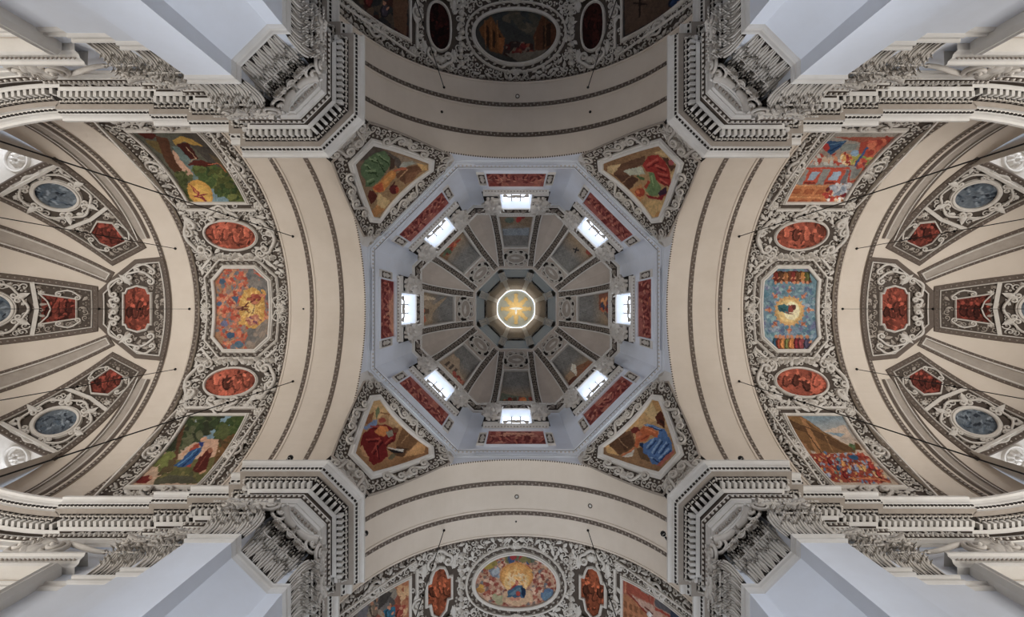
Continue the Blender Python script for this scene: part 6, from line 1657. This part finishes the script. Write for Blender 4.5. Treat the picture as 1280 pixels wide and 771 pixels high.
# ------------------------------------------------------------------ hanging cables, lamps and bosses
def cable(arm, s, t_, r, zlow, label, thick=.03):
    b = to_world(arm, np.array(s), np.array(t_), np.array(ZC + math.sqrt(r * r - t_ * t_)))
    o = thing('hanging_cable', label, 'cable', (b[0], b[1], zlow), group='cables hanging from the vaults')
    z = np.linspace(zlow, b[2], 6)
    MB().tube(np.stack([b[0] + 0 * z, b[1] + 1e-4 * z, z], 1), thick, 6).build('wire', 'black', o)
    MB().merge(MB().dome((0, 0, 0), .09, .09, .1, 8, 2), lambda v: v * [1, 1, -1] + b).build('ceiling_hook', 'black', o)
    for zz in (b[2] - 4.0, b[2] - 6.6):
        m2 = MB(); m2.dome((b[0], b[1], zz), .07, .07, .09, 8, 2); m2.build('wire_joint', 'black', o)
    m2 = MB(); m2.dome((b[0], b[1], zlow - .1), .16, .16, .3, 8, 3); m2.build('end_weight', 'black', o)
for arm in ('left', 'right'):
    nm = PLACE[arm]
    for sd, sn in ((-1, 'dark vault'), (1, 'golden oval vault')):
        cable(arm, 14.4, sd * 4.68, R3, 9.0, 'thin dark cable from the stepped arch of the %s, %s side' % (nm, sn), .026)
        cable(arm, 22.3, sd * 3.95, RE, 9.0, 'thin dark cable from the end arch of the %s, %s side' % (nm, sn), .022)
    cable(arm, 22.0, 0.0, RE, 9.0, 'faint thin cable from the crown of the end arch, %s' % nm, .012)
for arm in ('top', 'bottom'):
    for sd, sn in ((-1, 'orange glory vault'), (1, 'blue glory vault')):
        cable(arm, 14.3, sd * 4.65, R3, 9.0, 'thin dark cable from the stepped arch of the %s, %s side' % (PLACE[arm], sn), .026)
def boss(arm, s, t_, r, R, label, m_='black', ring=False):
    th = math.asin(t_ / r) * r; bm = Barrel(arm, r)
    o = thing('vault_boss', label, 'boss', bm(np.array([[th, s, 0]]))[0], group='small bosses on the vaults')
    m2 = MB(); a = np.arange(14) * 2 * PI / 14
    m2.tube(np.stack([th + R * np.cos(a), s + R * np.sin(a), .02 + 0 * a], 1), R * .28, 5, closed=True); m2.build('rim', 'line' if ring else m_, o, bm)
    m2 = MB(); m2.dome((th, s, 0), R * .8, R * .8, R * (.3 if ring else .8), 8, 2); m2.build('cap', 'stone' if ring else m_, o, bm)
boss('bottom', 12.55, 0.05, R2, .12, 'small pale ring boss on the crown, golden oval vault', ring=True)
boss('bottom', 12.6, 4.75, R2, .12, 'small pale ring boss nearer the blue glory vault, golden oval vault', ring=True)
boss('bottom', 14.3, 0.0, R3, .05, 'tiny dark hole on the crown, golden oval vault')
boss('top', 14.3, .1, R3, .12, 'small pale ring boss on the crown, dark vault', ring=True)
boss('top', 12.6, 4.75, R2, .07, 'tiny dark boss nearer the blue glory vault, dark vault')
boss('top', 12.6, -4.75, R2, .07, 'tiny dark boss nearer the orange glory vault, dark vault')
boss('left', 14.3, 0.0, R3, .05, 'tiny dark hole on the crown, orange glory vault')
boss('right', 14.3, 0.0, R3, .05, 'tiny dark hole on the crown, blue glory vault')
def spot(x, y, z, label):
    o = thing('cornice_spotlight', label, 'spotlight', (x, y, z - .2), group='small black spotlights above the cornice')
    m2 = MB(); m2.merge(MB().dome((0, 0, 0), .13, .13, .13, 8, 3), lambda v: v + [x, y, z]); m2.merge(MB().dome((0, 0, 0), .13, .13, .13, 8, 3), lambda v: v * [1, 1, -1] + [x, y, z]); m2.build('lamp_head', 'black', o)
    m2 = MB(); m2.tube(np.array([(x, y, z), (x * 1.03, y * 1.03, z)]), .05, 6); m2.build('arm', 'black', o)
    m2 = MB(); m2.tube(np.array([(x, y, z - .16), (x, y + .001, z - .12)]), .07, 8); m2.build('lens', 'stone', o)
for (px, py, z, lab) in [(457, 666.5, 20.6, 'small black spotlight by the cornice, golden oval vault, orange glory side'), (829, 667, 20.6, 'small black spotlight by the cornice, golden oval vault, blue glory side'),
                         (363, 572, 20.6, 'small black spotlight by the cornice, orange glory vault, golden oval side'), (926, 573, 20.6, 'small black spotlight by the cornice, blue glory vault, golden oval side')]:
    spot((px - CXP) / FPX * z, (py - CYP) / FPX * z, z, lab)
